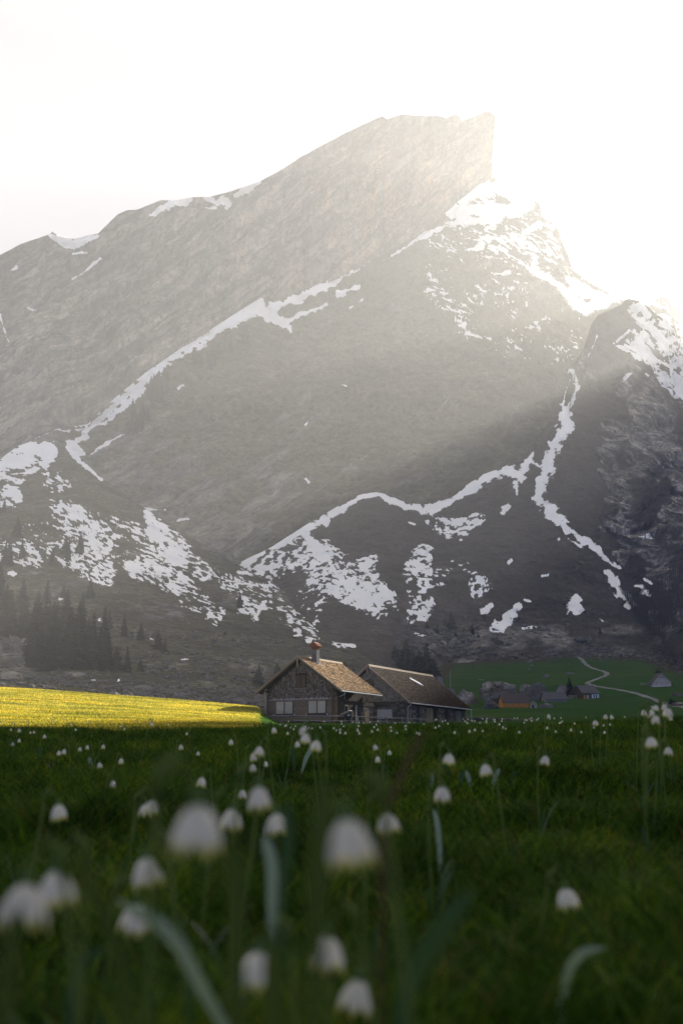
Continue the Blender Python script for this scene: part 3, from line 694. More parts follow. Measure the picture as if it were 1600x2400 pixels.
# ------------------------------------------------------------------ path up the meadow
def build_path():
    pix = [(1286, 1514), (1316, 1521), (1334, 1526), (1319, 1532), (1334, 1537), (1364, 1545), (1367, 1554), (1384, 1566), (1412, 1574), (1426, 1581), (1412, 1588), (1386, 1595), (1371, 1600), (1390, 1607), (1420, 1613), (1464, 1621), (1501, 1631), (1549, 1647), (1600, 1659), (1680, 1672)]
    fine = []
    for a, b in zip(pix[:-1], pix[1:]):
        for k in range(10): fine.append((a[0] + (b[0] - a[0]) * k / 10, a[1] + (b[1] - a[1]) * k / 10))
    pts = ground_hits([q[0] for q in fine], [q[1] for q in fine])
    sm = [Vector(np.mean([pts[min(max(i + d, 0), len(pts) - 1)] for d in range(-5, 6)], axis=0)) for i in range(len(pts))]
    V = []; F = []; nw = 6
    for i, p in enumerate(sm):
        d = sm[min(i + 1, len(sm) - 1)] - sm[max(i - 1, 0)]; d.z = 0; d.normalize(); s = Vector((d.y, -d.x, 0))
        w = 0.9 + 0.2 * math.sin(i * 0.9) + 0.2 * random.random()
        V += [tuple(p + s * w * (k / (nw - 1) * 2 - 1)) for k in range(nw)]
    V = np.array(V); V[:, 2] = ground_z(V[:, 0], V[:, 1]) + 0.10 - np.tile(0.02 * np.abs(np.arange(nw) - 2.5), len(sm))
    for i in range(len(sm) - 1):
        for k in range(nw - 1):
            a = i * nw + k; F.append((a, a + 1, a + 1 + nw, a + nw))
    t = NT('gravel_track'); v = t.coord('Object'); n = t.noise(v, 1.2, 6, 0.7)
    t.color(t.mix(t.ramp(n, [(0.35, 0), (0.65, 1)]), (0.11, 0.11, 0.11), (0.19, 0.19, 0.19))); t.bump(n, 0.4, 0.05)
    tag(link('path', mesh_from('path', V, F, True), t.m), kind='structure')
build_path()

# ------------------------------------------------------------------ rocks
M_ROCK = NT('grey_rock')
_v = M_ROCK.coord('Object'); _n = M_ROCK.noise(_v, 1.6, 7, 0.7); _n2 = M_ROCK.noise(_v, 0.35, 4, 0.6)
_c = M_ROCK.mix(M_ROCK.ramp(_n, [(0.3, 0), (0.7, 1)]), (0.05, 0.046, 0.042), (0.21, 0.20, 0.185))
_c = M_ROCK.mix(M_ROCK.ramp(_n2, [(0.52, 0.0), (0.64, 0.8)]), _c, (0.085, 0.075, 0.05))
_c = M_ROCK.mix(1.0, _c, M_ROCK.ramp(M_ROCK.random(), [(0, 0.75), (1, 1.2)]), 'MULTIPLY')
M_ROCK.color(_c); M_ROCK.bump(_n, 0.8, 0.25); M_ROCK = M_ROCK.m
M_MOUND = NT('mossy_boulder')
_v = M_MOUND.coord('Object'); _n = M_MOUND.noise(_v, 0.9, 7, 0.72); _n2 = M_MOUND.noise(_v, 0.22, 4, 0.65)
_c = M_MOUND.mix(M_MOUND.ramp(_n, [(0.42, 0), (0.6, 1)]), (0.10, 0.09, 0.075), (0.36, 0.34, 0.32))
_c = M_MOUND.mix(M_MOUND.ramp(_n2, [(0.45, 0.0), (0.58, 0.85)]), _c, M_MOUND.mix(M_MOUND.ramp(_n, [(0.4, 0), (0.6, 1)]), (0.06, 0.045, 0.025), (0.10, 0.065, 0.04)))
M_MOUND.color(_c); M_MOUND.bump(_n, 0.9, 0.5); M_MOUND = M_MOUND.m

def ico(sub):
    bm = bmesh.new(); bmesh.ops.create_icosphere(bm, subdivisions=sub, radius=1.0)
    v = np.array([x.co[:] for x in bm.verts]); f = np.array([[q.index for q in p.verts] for p in bm.faces]); bm.free()
    return v, f
ICO1, ICO2, ICO4 = ico(1), ico(2), ico(4)

def rock_verts(base, seed, rough=0.45, freq=1.3, ridged=0.0):
    v = base.copy()
    n = fbm(v * freq + seed * 7.7, 4, seed) - 0.5
    r = 1 + rough * 2 * n
    if ridged: r = r + ridged * (np.abs(fbm(v * freq * 2.2 + seed * 3.1, 4, seed + 3) - 0.5) * -4 + 0.4)
    v = v * r[:, None]
    rs = np.random.default_rng(seed)
    for _ in range(4):                                    # a few flat broken faces
        d = rs.normal(size=3); d /= np.linalg.norm(d); h = 0.55 + 0.3 * rs.random()
        k = np.maximum(v @ d - h, 0); v = v - 0.85 * k[:, None] * d
    return v

def boulder(loc, size, label, rz=0, seed=1, mat=None, sub=ICO4, rough=0.4, name='boulder', group=None, ridged=0.25):
    v = rock_verts(sub[0], seed, rough, 1.4, ridged) * np.array(size)
    v[:, 2] = np.maximum(v[:, 2], -0.35 * size[2])
    o = link(name, mesh_from(name, v, sub[1], False), mat or M_ROCK)
    o.location = loc; o.rotation_euler = (0, 0, rz)
    return tag(o, label, 'rock', group)

def rubble(name, label, pts, sizes, mat, seed):
    V, F = [], []; n = 0; rs = np.random.default_rng(seed)
    protos = [rock_verts(ICO1[0], 50 + k, 0.5, 1.3) for k in range(10)]
    for p, s in zip(pts, sizes):
        v = protos[rs.integers(10)]; a = rs.random() * 6.28; c, sn = math.cos(a), math.sin(a)
        v = v * np.array([s * (0.8 + 0.7 * rs.random()), s * (0.7 + 0.5 * rs.random()), s * (0.45 + 0.4 * rs.random())])
        v = np.c_[v[:, 0] * c - v[:, 1] * sn, v[:, 0] * sn + v[:, 1] * c, v[:, 2]] + np.asarray(p)
        V.append(v); F.append(ICO1[1] + n); n += len(v)
    o = link(name, mesh_from(name, np.concatenate(V), np.concatenate(F)), mat)
    return tag(o, label, 'rubble', None, 'stuff')

def layer_hit(top, lows, px, py):
    """point of a lofted slope seen at a photo pixel"""
    L = [top] + lows
    ys = [float(np.interp(px, [q[0] for q in l], [q[1] for q in l])) for l in L]
    ds = [float(np.interp(px, [q[0] for q in l], [q[2] for q in l])) for l in L]
    return at(px, py, float(np.interp(py, ys, ds)))
def hit_c(px, py): return layer_hit(TOP_C, [MID_C, LOW_C], px, py)
def hit_d(px, py): return layer_hit(TOP_D, [MID_D, LOW_D], px, py)
def hit_e(px, py): return layer_hit(TOP_E, [MID_E, LOW_E], px, py)
def hit_b(px, py): return layer_hit(TOP_B, [MID_B, LOW_B], px, py)
# a slope and the ground overlap at its foot: take the nearer of the two
def nearer(hit):
    def many(pix):
        g = ground_hits([q[0] for q in pix], [q[1] for q in pix], 135, 690); out = []
        for q, gg in zip(pix, g):
            c = hit(*q); out.append(c if c.y < gg.y else gg)
        return out
    return many
hits_left, hits_mid = nearer(hit_c), nearer(hit_d)
def hit_left(px, py): return hits_left([(px, py)])[0]
def hit_mid(px, py): return hits_mid([(px, py)])[0]
def scatter_px(n, fn, hits, seed):
    rs = np.random.default_rng(seed)
    return hits([fn(rs) for _ in range(n)])
# rubble belt behind the golden field
def f1(rs):
    px = rs.uniform(-40, 640); py = np.interp(px, [-40, 150, 300, 450, 620], [1598, 1600, 1612, 1628, 1648]) + rs.normal(0, 9)
    if px < 90 and rs.random() < 0.5: py = rs.uniform(1490, 1600)
    return px, min(py, np.interp(px, [0, 300, 600], [1618, 1638, 1662]))
pts = scatter_px(900, f1, hits_left, 401)
rubble('rubble', 'grey broken rocks strewn behind the golden field', pts, np.abs(RNG.normal(0.25, 0.45, 900)) + 0.15, M_ROCK, 402)
def f2(rs): return rs.uniform(930, 1290), 1505 + rs.normal(0, 22) - 0.06 * abs(rs.uniform(930, 1290) - 1100)
pts = scatter_px(800, f2, hits_mid, 403)
rubble('rubble', 'grey boulders littering the foot of the scree above the green meadow', pts, np.abs(RNG.normal(0.35, 0.7, 800)) + 0.25, M_ROCK, 404)
def f3(rs):
    px = rs.uniform(1270, 1620); return px, np.interp(px, [1270, 1400, 1500, 1560, 1620], [1522, 1526, 1530, 1556, 1560]) + rs.normal(0, 11) - (10 if px > 1540 else 0)
pts = scatter_px(700, f3, hits_mid, 405)
rubble('rubble', 'dark stones at the top edge of the green meadow on the right', pts, np.abs(RNG.normal(0.3, 0.6, 700)) + 0.25, M_ROCK, 406)
def f4(rs): return rs.uniform(250, 900), rs.uniform(1480, 1640)
pts = scatter_px(900, f4, hits_left, 407)
rubble('rubble', 'small pale stones scattered over the grassy slope behind the chalet', pts, np.abs(RNG.normal(0.2, 0.5, 900)) + 0.25, M_ROCK, 408)
_q = np.array([at(RNG.uniform(1066, 1255), 1692, RNG.uniform(146, 160)) for _ in range(1500)])
_q[:, 2] = ground_z(_q[:, 0], _q[:, 1]) + RNG.random(1500) * 0.5 * np.exp(-((to_px(_q[:, 0], _q[:, 1], _q[:, 2])[0] - 1120) / 60) ** 2); pts = list(_q)
rubble('gravel_heap', 'low bank of grey gravel beside the far end of the barn', pts, np.abs(RNG.normal(0.12, 0.09, 1500)) + 0.08, M_ROCK, 410)

BOULD = [  # px, foot row, half width px, height px, label, material, seed, hit
    (1172, 1640, 42, 40, 'wide rust-brown mossy boulder behind the orange shed', M_MOUND, 3),
    (1262, 1641, 26, 42, 'tall pale jagged boulder between the orange shed and the dark roof', M_ROCK, 9),
    (1237, 1626, 20, 20, 'dark bluish boulder just left of the tall pale one', M_ROCK, 12),
    (1097, 1653, 29, 28, 'rounded brownish boulder beside the far end of the barn roof', M_MOUND, 7),
    (1032, 1622, 16, 34, 'rugged boulder rising behind the barn ridge under the dark spruces', M_ROCK, 21),
    (1052, 1632, 9, 12, 'pale upright slab of rock above the barn roof', M_ROCK, 24),
    (1152, 1661, 18, 22, 'craggy grey rock at the left foot of the orange shed', M_ROCK, 31),
    (1170, 1644, 14, 12, 'flat grey rock under the wide rust-brown boulder', M_ROCK, 35),
    (1281, 1659, 24, 10, 'long low stone rib right of the grey lean-to', M_ROCK, 33),
    (1280, 1590, 8, 8, 'lone squat dark rock on the meadow above the settlement', M_ROCK, 41),
    (1334, 1583, 12, 6, 'flat cluster of rock on the meadow by the path bend', M_ROCK, 43),
    (1240, 1571, 7, 5, 'small dark rock high on the meadow', M_ROCK, 45),
    (1126, 1596, 8, 4, 'small flat rock in the meadow left of the settlement', M_ROCK, 47),
    (1331, 1559, 3, 3, 'tiny orange-brown rock near the top of the meadow', M_MOUND, 49),
    (1244, 1553, 8, 8, 'pointed rock at the upper meadow edge', M_ROCK, 51),
    (1590, 1654, 22, 9, 'low brown earth mound at the right edge below the path', M_MOUND, 55),
    (1376, 1635, 10, 15, 'grey rock leaning in front of the dark-roofed cabin', M_ROCK, 57),
]
for (px, py, hw, hp, lab, m, sd) in BOULD:
    p = ground_hit(px, py, 135); k = p.y * 0.98 / FPX
    boulder((p.x, p.y + hw * k * 0.4, p.z + hp * k * 0.2), (hw * k * 1.05, hw * k * 0.8, hp * k * 0.85), lab, sd, sd, m)
for (px, py, hw, hp, lab, sd) in [(20, 1600, 40, 26, 'broad grey outcrop at the left edge above the golden field', 61), (480, 1652, 30, 12, 'long pale outcrop behind the golden field left of the chalet', 63), (560, 1655, 34, 18, 'broken grey outcrop just left of the chalet roof', 65), (420, 1632, 22, 9, 'small reddish outcrop behind the middle of the golden field', 67), (30, 1530, 34, 34, 'pale crag among the spruces at the left edge', 68), (340, 1612, 30, 10, 'low dark outcrop below the spruce grove', 70)]:
    p = hit_left(px, py); k = p.y * 0.98 / FPX
    boulder((p.x, p.y + hw * k * 0.3, p.z + hp * k * 0.1), (hw * k, hw * k * 0.8, hp * k * 0.95), lab, sd, sd, M_ROCK)
for (px, py, hw, hp, lab, sd) in [(1065, 1508, 16, 11, 'pale boulder on the scree left of the small spruces', 71), (1160, 1505, 18, 13, 'large pale boulder at the foot of the scree', 72), (1360, 1503, 18, 9, 'dark slab above the start of the path', 73), (1010, 1500, 12, 9, 'grey boulder low on the scree above the barn', 74)]:
    p = hit_mid(px, py); k = p.y * 0.98 / FPX
    boulder((p.x, p.y, p.z + hp * k * 0.2), (hw * k, hw * k * 0.8, hp * k * 0.9), lab, sd, sd, M_ROCK)

# ------------------------------------------------------------------ conifers
def conifer_crown(seed, h=1.0, width=0.17, whorls=32):
    rs = np.random.default_rng(seed); V = []; F = []
    for w in range(whorls):
        f = 0.06 + 0.93 * w / whorls
        rad = width * (1 - f) ** 0.75 * (0.75 + 0.5 * rs.random()) + 0.006
        nb = max(5, int(12 * (1 - f) + 5)); off = rs.random() * 6.28
        for b in range(nb):
            if rs.random() < 0.12: continue
            a = off + 6.283 * b / nb + rs.normal(0, 0.2); L = rad * (0.65 + 0.6 * rs.random()); dz = -L * (0.35 + 0.45 * rs.random()) * (1 - 0.6 * f)
            z0 = h * f + rs.normal(0, 0.008); c, s = math.cos(a), math.sin(a)
            for k in range(3):                               # three ragged needle sprays along each bough
                r0 = L * (0.05 + 0.28 * k); r1 = r0 + L * 0.45; wd = L * (0.46 - 0.10 * k) * (0.8 + 0.5 * rs.random())
                za = z0 + dz * r0 / L; zb = z0 + dz * r1 / L - 0.012 * rs.random()
                n = len(V); tw = rs.normal(0, 0.25)
                V += [(c * r0, s * r0, za), (c * (r0 + r1) / 2 - s * wd, s * (r0 + r1) / 2 + c * wd, (za + zb) / 2 - 0.01 + tw * wd * 0.5), (c * r1, s * r1, zb), (c * (r0 + r1) / 2 + s * wd, s * (r0 + r1) / 2 - c * wd, (za + zb) / 2 - 0.01 - tw * wd * 0.5)]
                F.append((n, n + 1, n + 2, n + 3))
                n = len(V); V += [(c * r0, s * r0, za), (c * r1, s * r1, zb), (c * (r0 + r1) / 2, s * (r0 + r1) / 2, (za + zb) / 2 - wd * 0.9), (c * r0, s * r0, za - wd * 0.3)]
                F.append((n, n + 1, n + 2, n + 3))
    return mesh_from('crown', V, F)
M_NEEDLE = simple('spruce_needles', (0.012, 0.016, 0.010), (0.030, 0.036, 0.020), nscale=30, rough=0.9, rnd=0.25)
M_BARK = simple('bark', (0.04, 0.03, 0.022), (0.09, 0.07, 0.05), nscale=40)
CROWNS = [conifer_crown(500 + k, 1.0, 0.15 + 0.025 * (k % 3)) for k in range(5)]
for c in CROWNS: c.materials.append(M_NEEDLE)
_tm = MB().tube([(0, 0, -0.08), (0.004, 0, 0.3), (0, 0.003, 0.95)], [0.022, 0.016, 0.003], 7).mesh('trunk'); _tm.materials.append(M_BARK)
N_TREE = [0]
def conifer(p, h, label, group=None, wide=1.0):
    k = N_TREE[0] = N_TREE[0] + 1
    t = empty('spruce_tree', p, random.random() * 6.28, label, 'tree', group)
    wv = wide * random.uniform(0.8, 1.3); t.scale = (h * wv, h * wv * random.uniform(0.85, 1.15), h); t.rotation_euler = (random.uniform(-0.04, 0.04), random.uniform(-0.04, 0.04), t.rotation_euler[2])
    link('trunk', _tm, None, t); link('crown', CROWNS[k % 5], None, t)
    return t
# grove at the lower left: foot px, foot row, top row
for (px, b, tp, lab) in [(76, 1562, 1482, 'leftmost spruce at the foot of the left grove'), (119, 1570, 1461, 'broad spruce near the left end of the grove'), (160, 1566, 1430, 'tall spruce left of the tallest one in the grove'), (184, 1566, 1405, 'tallest dark spruce in the left grove'),
                         (214, 1566, 1432, 'tall spruce right of the tallest one in the grove'), (249, 1574, 1478, 'spruce standing right of the grove core'), (272, 1574, 1515, 'short spruce between two others at the right of the grove'), (298, 1577, 1512, 'pointed free-standing spruce right of the grove'), (329, 1573, 1543, 'small rounded spruce, lowest and furthest right of the grove'),
                         (291, 1490, 1436, 'spruce on the slope directly above the grove'), (329, 1502, 1456, 'right one of the two spruces above the grove'), (371, 1524, 1474, 'spruce on the slope right of the grove'), (386, 1530, 1494, 'short spruce touching its taller neighbour right of the grove'), (256, 1470, 1424, 'pale hazy spruce above the tallest of the grove'),
                         (110, 1415, 1355, 'hazy spruce high on the left slope'), (149, 1396, 1362, 'faint small spruce on the left slope by the snow'), (562, 1424, 1386, 'spruce beside the snow streaks left of the chimney line'), (212, 1400, 1352, 'faint spruce below the left snow patches')]:
    p = hit_left(px, b); conifer(p, (b - tp) * p.y / FPX, lab, 'spruces of the left grove', 1.25)
for k in range(16):
    px = random.uniform(-30, 70); b = random.uniform(1390, 1500); p = hit_c(px, b)
    conifer(p, random.uniform(11, 19), 'dark hazy spruce in the dense wood at the left edge', 'dense wood at the left edge', 1.2)
for k in range(30):
    px = random.uniform(75, 250); b = random.uniform(1470, 1566); p = hit_c(px, b)
    conifer(p, random.uniform(10, 18), 'dark spruce packed inside the left grove', 'spruces inside the left grove', 1.15)
for k in range(14):
    px = random.uniform(-30, 200); b = random.uniform(1200, 1330); p = hit_c(px, b)
    conifer(p, random.uniform(8, 15), 'pale hazy spruce among the left snow patches', 'spruces among the left snow patches', 1.1)
for (px, b, tp, lab) in [(928, 1580, 1532, 'leftmost spruce behind the barn ridge'), (950, 1586, 1526, 'broad dark spruce behind the middle of the barn ridge'), (968, 1588, 1540, 'shorter spruce in the middle of those behind the barn'), (985, 1592, 1545, 'low spruce filling the gap behind the barn ridge'), (1000, 1600, 1534, 'tallest round-topped spruce behind the barn'), (1016, 1602, 1562, 'rightmost low spruce behind the barn ridge')]:
    p = ground_hit(px, b, 135); conifer(p, (b - tp) * p.y / FPX * 1.45, lab, 'spruces behind the barn', 2.0)
for (px, b, tp, lab) in [(606, 1606, 1556, 'faint spruce just left of the chalet roof'), (650, 1580, 1552, 'small spruce on the slope behind the chalet roof'), (808, 1572, 1548, 'small spruce between the chalet and barn roofs'), (878, 1566, 1553, 'tiny spruce above the barn gable'), (828, 1575, 1560, 'low bushy spruce left of the barn gable')]:
    p = hit_left(px, b); conifer(p, (b - tp) * p.y / FPX, lab, None, 1.5)
p = ground_hit(1336, 1631, 135); conifer(p, 46 * p.y / FPX, 'dense dark spruce left of the dark-roofed cabin', None, 1.35)
for (px, b, tp, lab) in [(1058, 1470, 1428, 'tallest of the lone small spruces on the dark scree'), (1043, 1468, 1445, 'small spruce just left of the tallest on the scree'), (1024, 1484, 1458, 'small spruce low on the scree above the barn ridge'), (1000, 1472, 1450, 'leftmost small spruce on the dark scree'), (1106, 1486, 1460, 'small spruce on the boulders right of the scree spruces'), (1066, 1490, 1474, 'tiny spruce below the tallest on the scree'), (1405, 1488, 1466, 'lone small spruce left of the path on the right slope'), (1121, 1494, 1480, 'tiny spruce at the foot of the scree')]:
    p = hit_d(px, b); conifer(p, (b - tp) * p.y / FPX, lab, 'small spruces on the dark scree', 1.3)
for k in range(48):                                          # far spruces on the hazy ledge
    f = random.random()
    if k < 26: px = 352 + 40 * random.random(); py = 905 + 55 * random.random() - 0.6 * (px - 352)
    elif k < 36: px = random.uniform(300, 345); py = random.uniform(965, 1010)
    else: px = random.uniform(440, 580); py = np.interp(px, [440, 480, 580], [850, 845, 785]) + random.uniform(0, 30)
    p = hit_b(px, py); conifer(p, random.uniform(13, 22), 'tiny hazy spruce on the mountain ledge below the long snow band', 'spruces on the mountain ledge', 1.2)
p = hit_b(575, 800); conifer(p, 30, 'faint tall spruce topping the ledge against the snow tongue', None, 1.2)

# leafless wood at the right foot of the crag
def bare_wood():
    V = []; F = []; rs = np.random.default_rng(77)
    for k in range(900):
        px = rs.uniform(1440, 1660); lo = np.interp(px, [1440, 1500, 1600, 1660], [1425, 1490, 1470, 1450]); py = lo - rs.random() ** 0.8 * np.interp(px, [1440, 1600], [25, 150])
        p = hit_e(px, py); h = rs.uniform(5, 11); lean = rs.normal(0, 0.5, 2)
        def twig(a, b, r):
            n = len(V); V.extend([(a[0] - r, a[1], a[2]), (a[0] + r, a[1], a[2]), (b[0], b[1], b[2]), (a[0], a[1] - r, a[2]), (a[0], a[1] + r, a[2]), (b[0], b[1], b[2] + 0.01)])
            F.extend([(n, n + 1, n + 2), (n + 3, n + 4, n + 5)])
        b = (p.x + lean[0], p.y + lean[1], p.z + h); twig((p.x, p.y, p.z - 0.5), b, 0.16)
        for q in range(9):
            f = rs.uniform(0.3, 0.9); a = (p.x + lean[0] * f, p.y + lean[1] * f, p.z + h * f)
            twig(a, (a[0] + rs.normal(0, 1.3), a[1] + rs.normal(0, 1.3), a[2] + rs.uniform(0.6, 2.4)), 0.09)
    o = link('bare_wood', mesh_from('bare_wood', V, F), simple('bare_twigs', (0.03, 0.022, 0.02), (0.07, 0.05, 0.045), nscale=2))
    tag(o, 'leafless dark wood at the foot of the right crag', 'wood', None, 'stuff')
bare_wood()

# summit mast and station on the far ridge
def mast():
    b = at(1568, 712, 1855); k = 1855 / FPX
    r = empty('summit_mast', b, 0, 'thin tall antenna mast on the far hazy summit', 'mast')
    m = simple('mast_steel', (0.25, 0.25, 0.26), (0.35, 0.35, 0.36))
    h = 82 * k * 1.0
    MB().tube([(0, 0, -8), (0, 0, h * 0.3)], [2.2, 1.7], 8).build('base_section', m, r)
    MB().tube([(0, 0, h * 0.3), (0, 0, h * 0.62)], [1.3, 1.0], 8).build('middle_section', m, r)
    MB().tube([(0, 0, h * 0.62), (0, 0, h)], [0.75, 0.4], 8).build('antenna_tip', m, r)
    s = empty('summit_station', at(1582, 722, 1850), 0, 'square hazy station building on the far summit', 'building')
    MB().box(-9, 8, -4, 6, -22, 5).build('wall', simple('station_wall', (0.4, 0.38, 0.36), (0.5, 0.48, 0.45)), s)
    MB().box(-9.5, 8.5, -4.5, 6.5, 5, 6.5).build('roof', m, s)
mast()
# ------------------------------------------------------------------ building materials
def mat_tone(name, c0, c1, c2, rough=0.85, nscale=3.0):
    """pieces carry a random tone each; a little grain and lichen on top"""
    t = NT(name); a = t.attr('tone')
    c = t.ramp(a, [(0.0, c0), (0.5, c1), (1.0, c2)])
    n = t.noise(t.coord('Object'), nscale, 5, 0.65)
    c = t.mix(0.7, c, t.ramp(n, [(0.3, 0.6), (0.7, 1.3)]), 'MULTIPLY')
    t.color(c); t.bsdf.inputs['Roughness'].default_value = rough; t.bsdf.inputs['Specular IOR Level'].default_value = 0.04
    return t.m
def grain(name, c0, c1, scale=(8, 8, 1.0), rough=0.8, rnd=0.15):
    return simple(name, c0, c1, scale, 3.0, rough, 0.3, 0.01, rnd)
M_SHAKE = mat_tone('golden_brown_shakes', (0.14, 0.088, 0.045), (0.30, 0.20, 0.11), (0.48, 0.335, 0.195))
M_SHADESHAKE = mat_tone('shaded_old_shakes', (0.016, 0.010, 0.007), (0.038, 0.024, 0.017), (0.075, 0.045, 0.029))  # older shingles, darkened further to paint the shade on the barn roof
M_WALLSH = mat_tone('weathered_wall_shingles', (0.08, 0.060, 0.043), (0.155, 0.120, 0.088), (0.28, 0.222, 0.168))
M_PALESH = mat_tone('pale_barn_shingles', (0.20, 0.165, 0.13), (0.30, 0.25, 0.20), (0.40, 0.335, 0.26))
M_STONE = mat_tone('barn_stone', (0.07, 0.06, 0.052), (0.15, 0.125, 0.10), (0.27, 0.23, 0.18), 0.9, 8)
M_MORTAR = simple('mortar', (0.09, 0.08, 0.07), (0.15, 0.135, 0.115), nscale=12)
M_WOOD = grain('brown_wood', (0.075, 0.048, 0.030), (0.17, 0.115, 0.072))
M_DARKWOOD = grain('dark_wood', (0.028, 0.02, 0.015), (0.07, 0.05, 0.036))
M_EDGE = grain('pale_sunlit_wood', (0.20, 0.15, 0.10), (0.34, 0.265, 0.18))  # pale wood; on ridges, eave ends and side board it paints sunlight
M_PLANK = grain('facade_planks', (0.17, 0.11, 0.065), (0.38, 0.265, 0.17), (1.0, 8, 8))
M_SHUTTER = grain('cream_shutters', (0.50, 0.40, 0.28), (0.68, 0.56, 0.42), (10, 10, 1))
M_GREYWOOD = grain('grey_wood', (0.13, 0.12, 0.11), (0.25, 0.235, 0.215))
M_PINK = grain('trim_board', (0.34, 0.245, 0.19), (0.48, 0.36, 0.29), (1, 8, 8))
M_TILE = simple('red_clay_tile', (0.15, 0.055, 0.028), (0.25, 0.10, 0.05), nscale=14)
M_PLASTER = simple('chimney_plaster', (0.11, 0.105, 0.10), (0.19, 0.18, 0.17), nscale=5)
M_ZINC = simple('zinc', (0.30, 0.30, 0.31), (0.42, 0.42, 0.43), nscale=6, rough=0.45)
M_WHITE = simple('white_board', (0.50, 0.47, 0.44), (0.62, 0.59, 0.55), nscale=4)
M_GLASS = simple('dark_glass', (0.02, 0.022, 0.025), (0.03, 0.032, 0.035), rough=0.1, spec=0.6)
M_PALESTONE = simple('pale_stone', (0.42, 0.38, 0.36), (0.60, 0.55, 0.52), nscale=8)
M_WHITEPATCH = simple('patch_white', (0.80, 0.80, 0.82), (0.9, 0.9, 0.92), nscale=4)

def tiles(name, mat, parent, origin, u, v, nrm, nu, nv, tw, te, th=0.03, seed=1, clip=None, lift=0.02, jit=0.35, overlap=1.35):
    """courses of separate shingles on a plane: u along the course, v up the slope"""
    rs = np.random.default_rng(seed); origin, u, v, nrm = (np.array(q, float) for q in (origin, u, v, nrm))
    V = []; T = []
    for j in range(nv):
        off = (j % 2) * 0.5
        for i in range(-1, nu + 1):
            uc = (i + off + 0.5) * tw + rs.normal(0, 0.08) * tw; w = tw * (0.90 + 0.1 * rs.random()) / 2
            v0 = j * te + rs.normal(0, 0.06) * te; v1 = v0 + te * overlap
            ua, ub = max(uc - w, 0), min(uc + w, nu * tw)
            if ub - ua < 0.02: continue
            if clip is not None and not clip((ua + ub) / 2, v0 + te * 0.3): continue
            h0 = lift + th + rs.random() * th * jit; h1 = lift * 0.4
            P = [origin + u * ua + v * v0 + nrm * h1 * 0, origin + u * ub + v * v0, origin + u * ub + v * v1, origin + u * ua + v * v1,
                 origin + u * ua + v * v0 + nrm * h0, origin + u * ub + v * v0 + nrm * h0, origin + u * ub + v * v1 + nrm * h1, origin + u * ua + v * v1 + nrm * h1]
            V.append(P); T.append(rs.random())
    V = np.array(V); n = len(V)
    f = np.array([(4, 5, 6, 7), (0, 1, 5, 4), (1, 2, 6, 5), (3, 0, 4, 7)])
    F = (np.arange(n) * 8)[:, None, None] + f[None]
    me = mesh_from(name, V.reshape(-1, 3), F.reshape(-1, 4)); attr(me, 'tone', np.repeat(T, 8))
    return tag(link(name, me, mat, parent), kind='stuff')

def stone_courses(name, parent, origin, u, nrm, length, height, seed=1, clip=None, cs=0.30, mat=None):
    """rough masonry: separate stones in courses standing proud of the mortar"""
    rs = np.random.default_rng(seed); origin, u, nrm = (np.array(q, float) for q in (origin, u, nrm)); z = np.array([0, 0, 1.0])
    V = []; T = []; h = 0.0
    while h < height - 0.1:
        ch = min(cs * (0.7 + 0.6 * rs.random()), height - h); x = 0.0
        while x < length - 0.08:
            w = min(cs * (0.9 + 1.3 * rs.random()), length - x)
            if clip is None or clip(x + w / 2, h + ch / 2):
                g = 0.022; d = 0.03 + 0.05 * rs.random(); j = rs.normal(0, 0.018, (4, 2)); i = 0.025
                q = [(x + g, h + g), (x + w - g, h + g), (x + w - g, h + ch - g), (x + g, h + ch - g)]
                q = [(a + j[k, 0], b + j[k, 1]) for k, (a, b) in enumerate(q)]
                c = [(x + w / 2 + (a - x - w / 2) * 0.8, h + ch / 2 + (b - h - ch / 2) * 0.78) for a, b in q]
                V.append([origin + u * a + z * b for a, b in q] + [origin + u * a + z * b + nrm * d for a, b in c]); T.append(rs.random())
            x += w
        h += ch
    V = np.array(V); n = len(V); f = np.array([(4, 5, 6, 7), (0, 1, 5, 4), (1, 2, 6, 5), (2, 3, 7, 6), (3, 0, 4, 7)])
    F = (np.arange(n) * 8)[:, None, None] + f[None]
    me = mesh_from(name, V.reshape(-1, 3), F.reshape(-1, 4)); attr(me, 'tone', np.repeat(T, 8))
    return tag(link(name, me, mat or M_STONE, parent), kind='stuff')

ROT = R(-27.5)
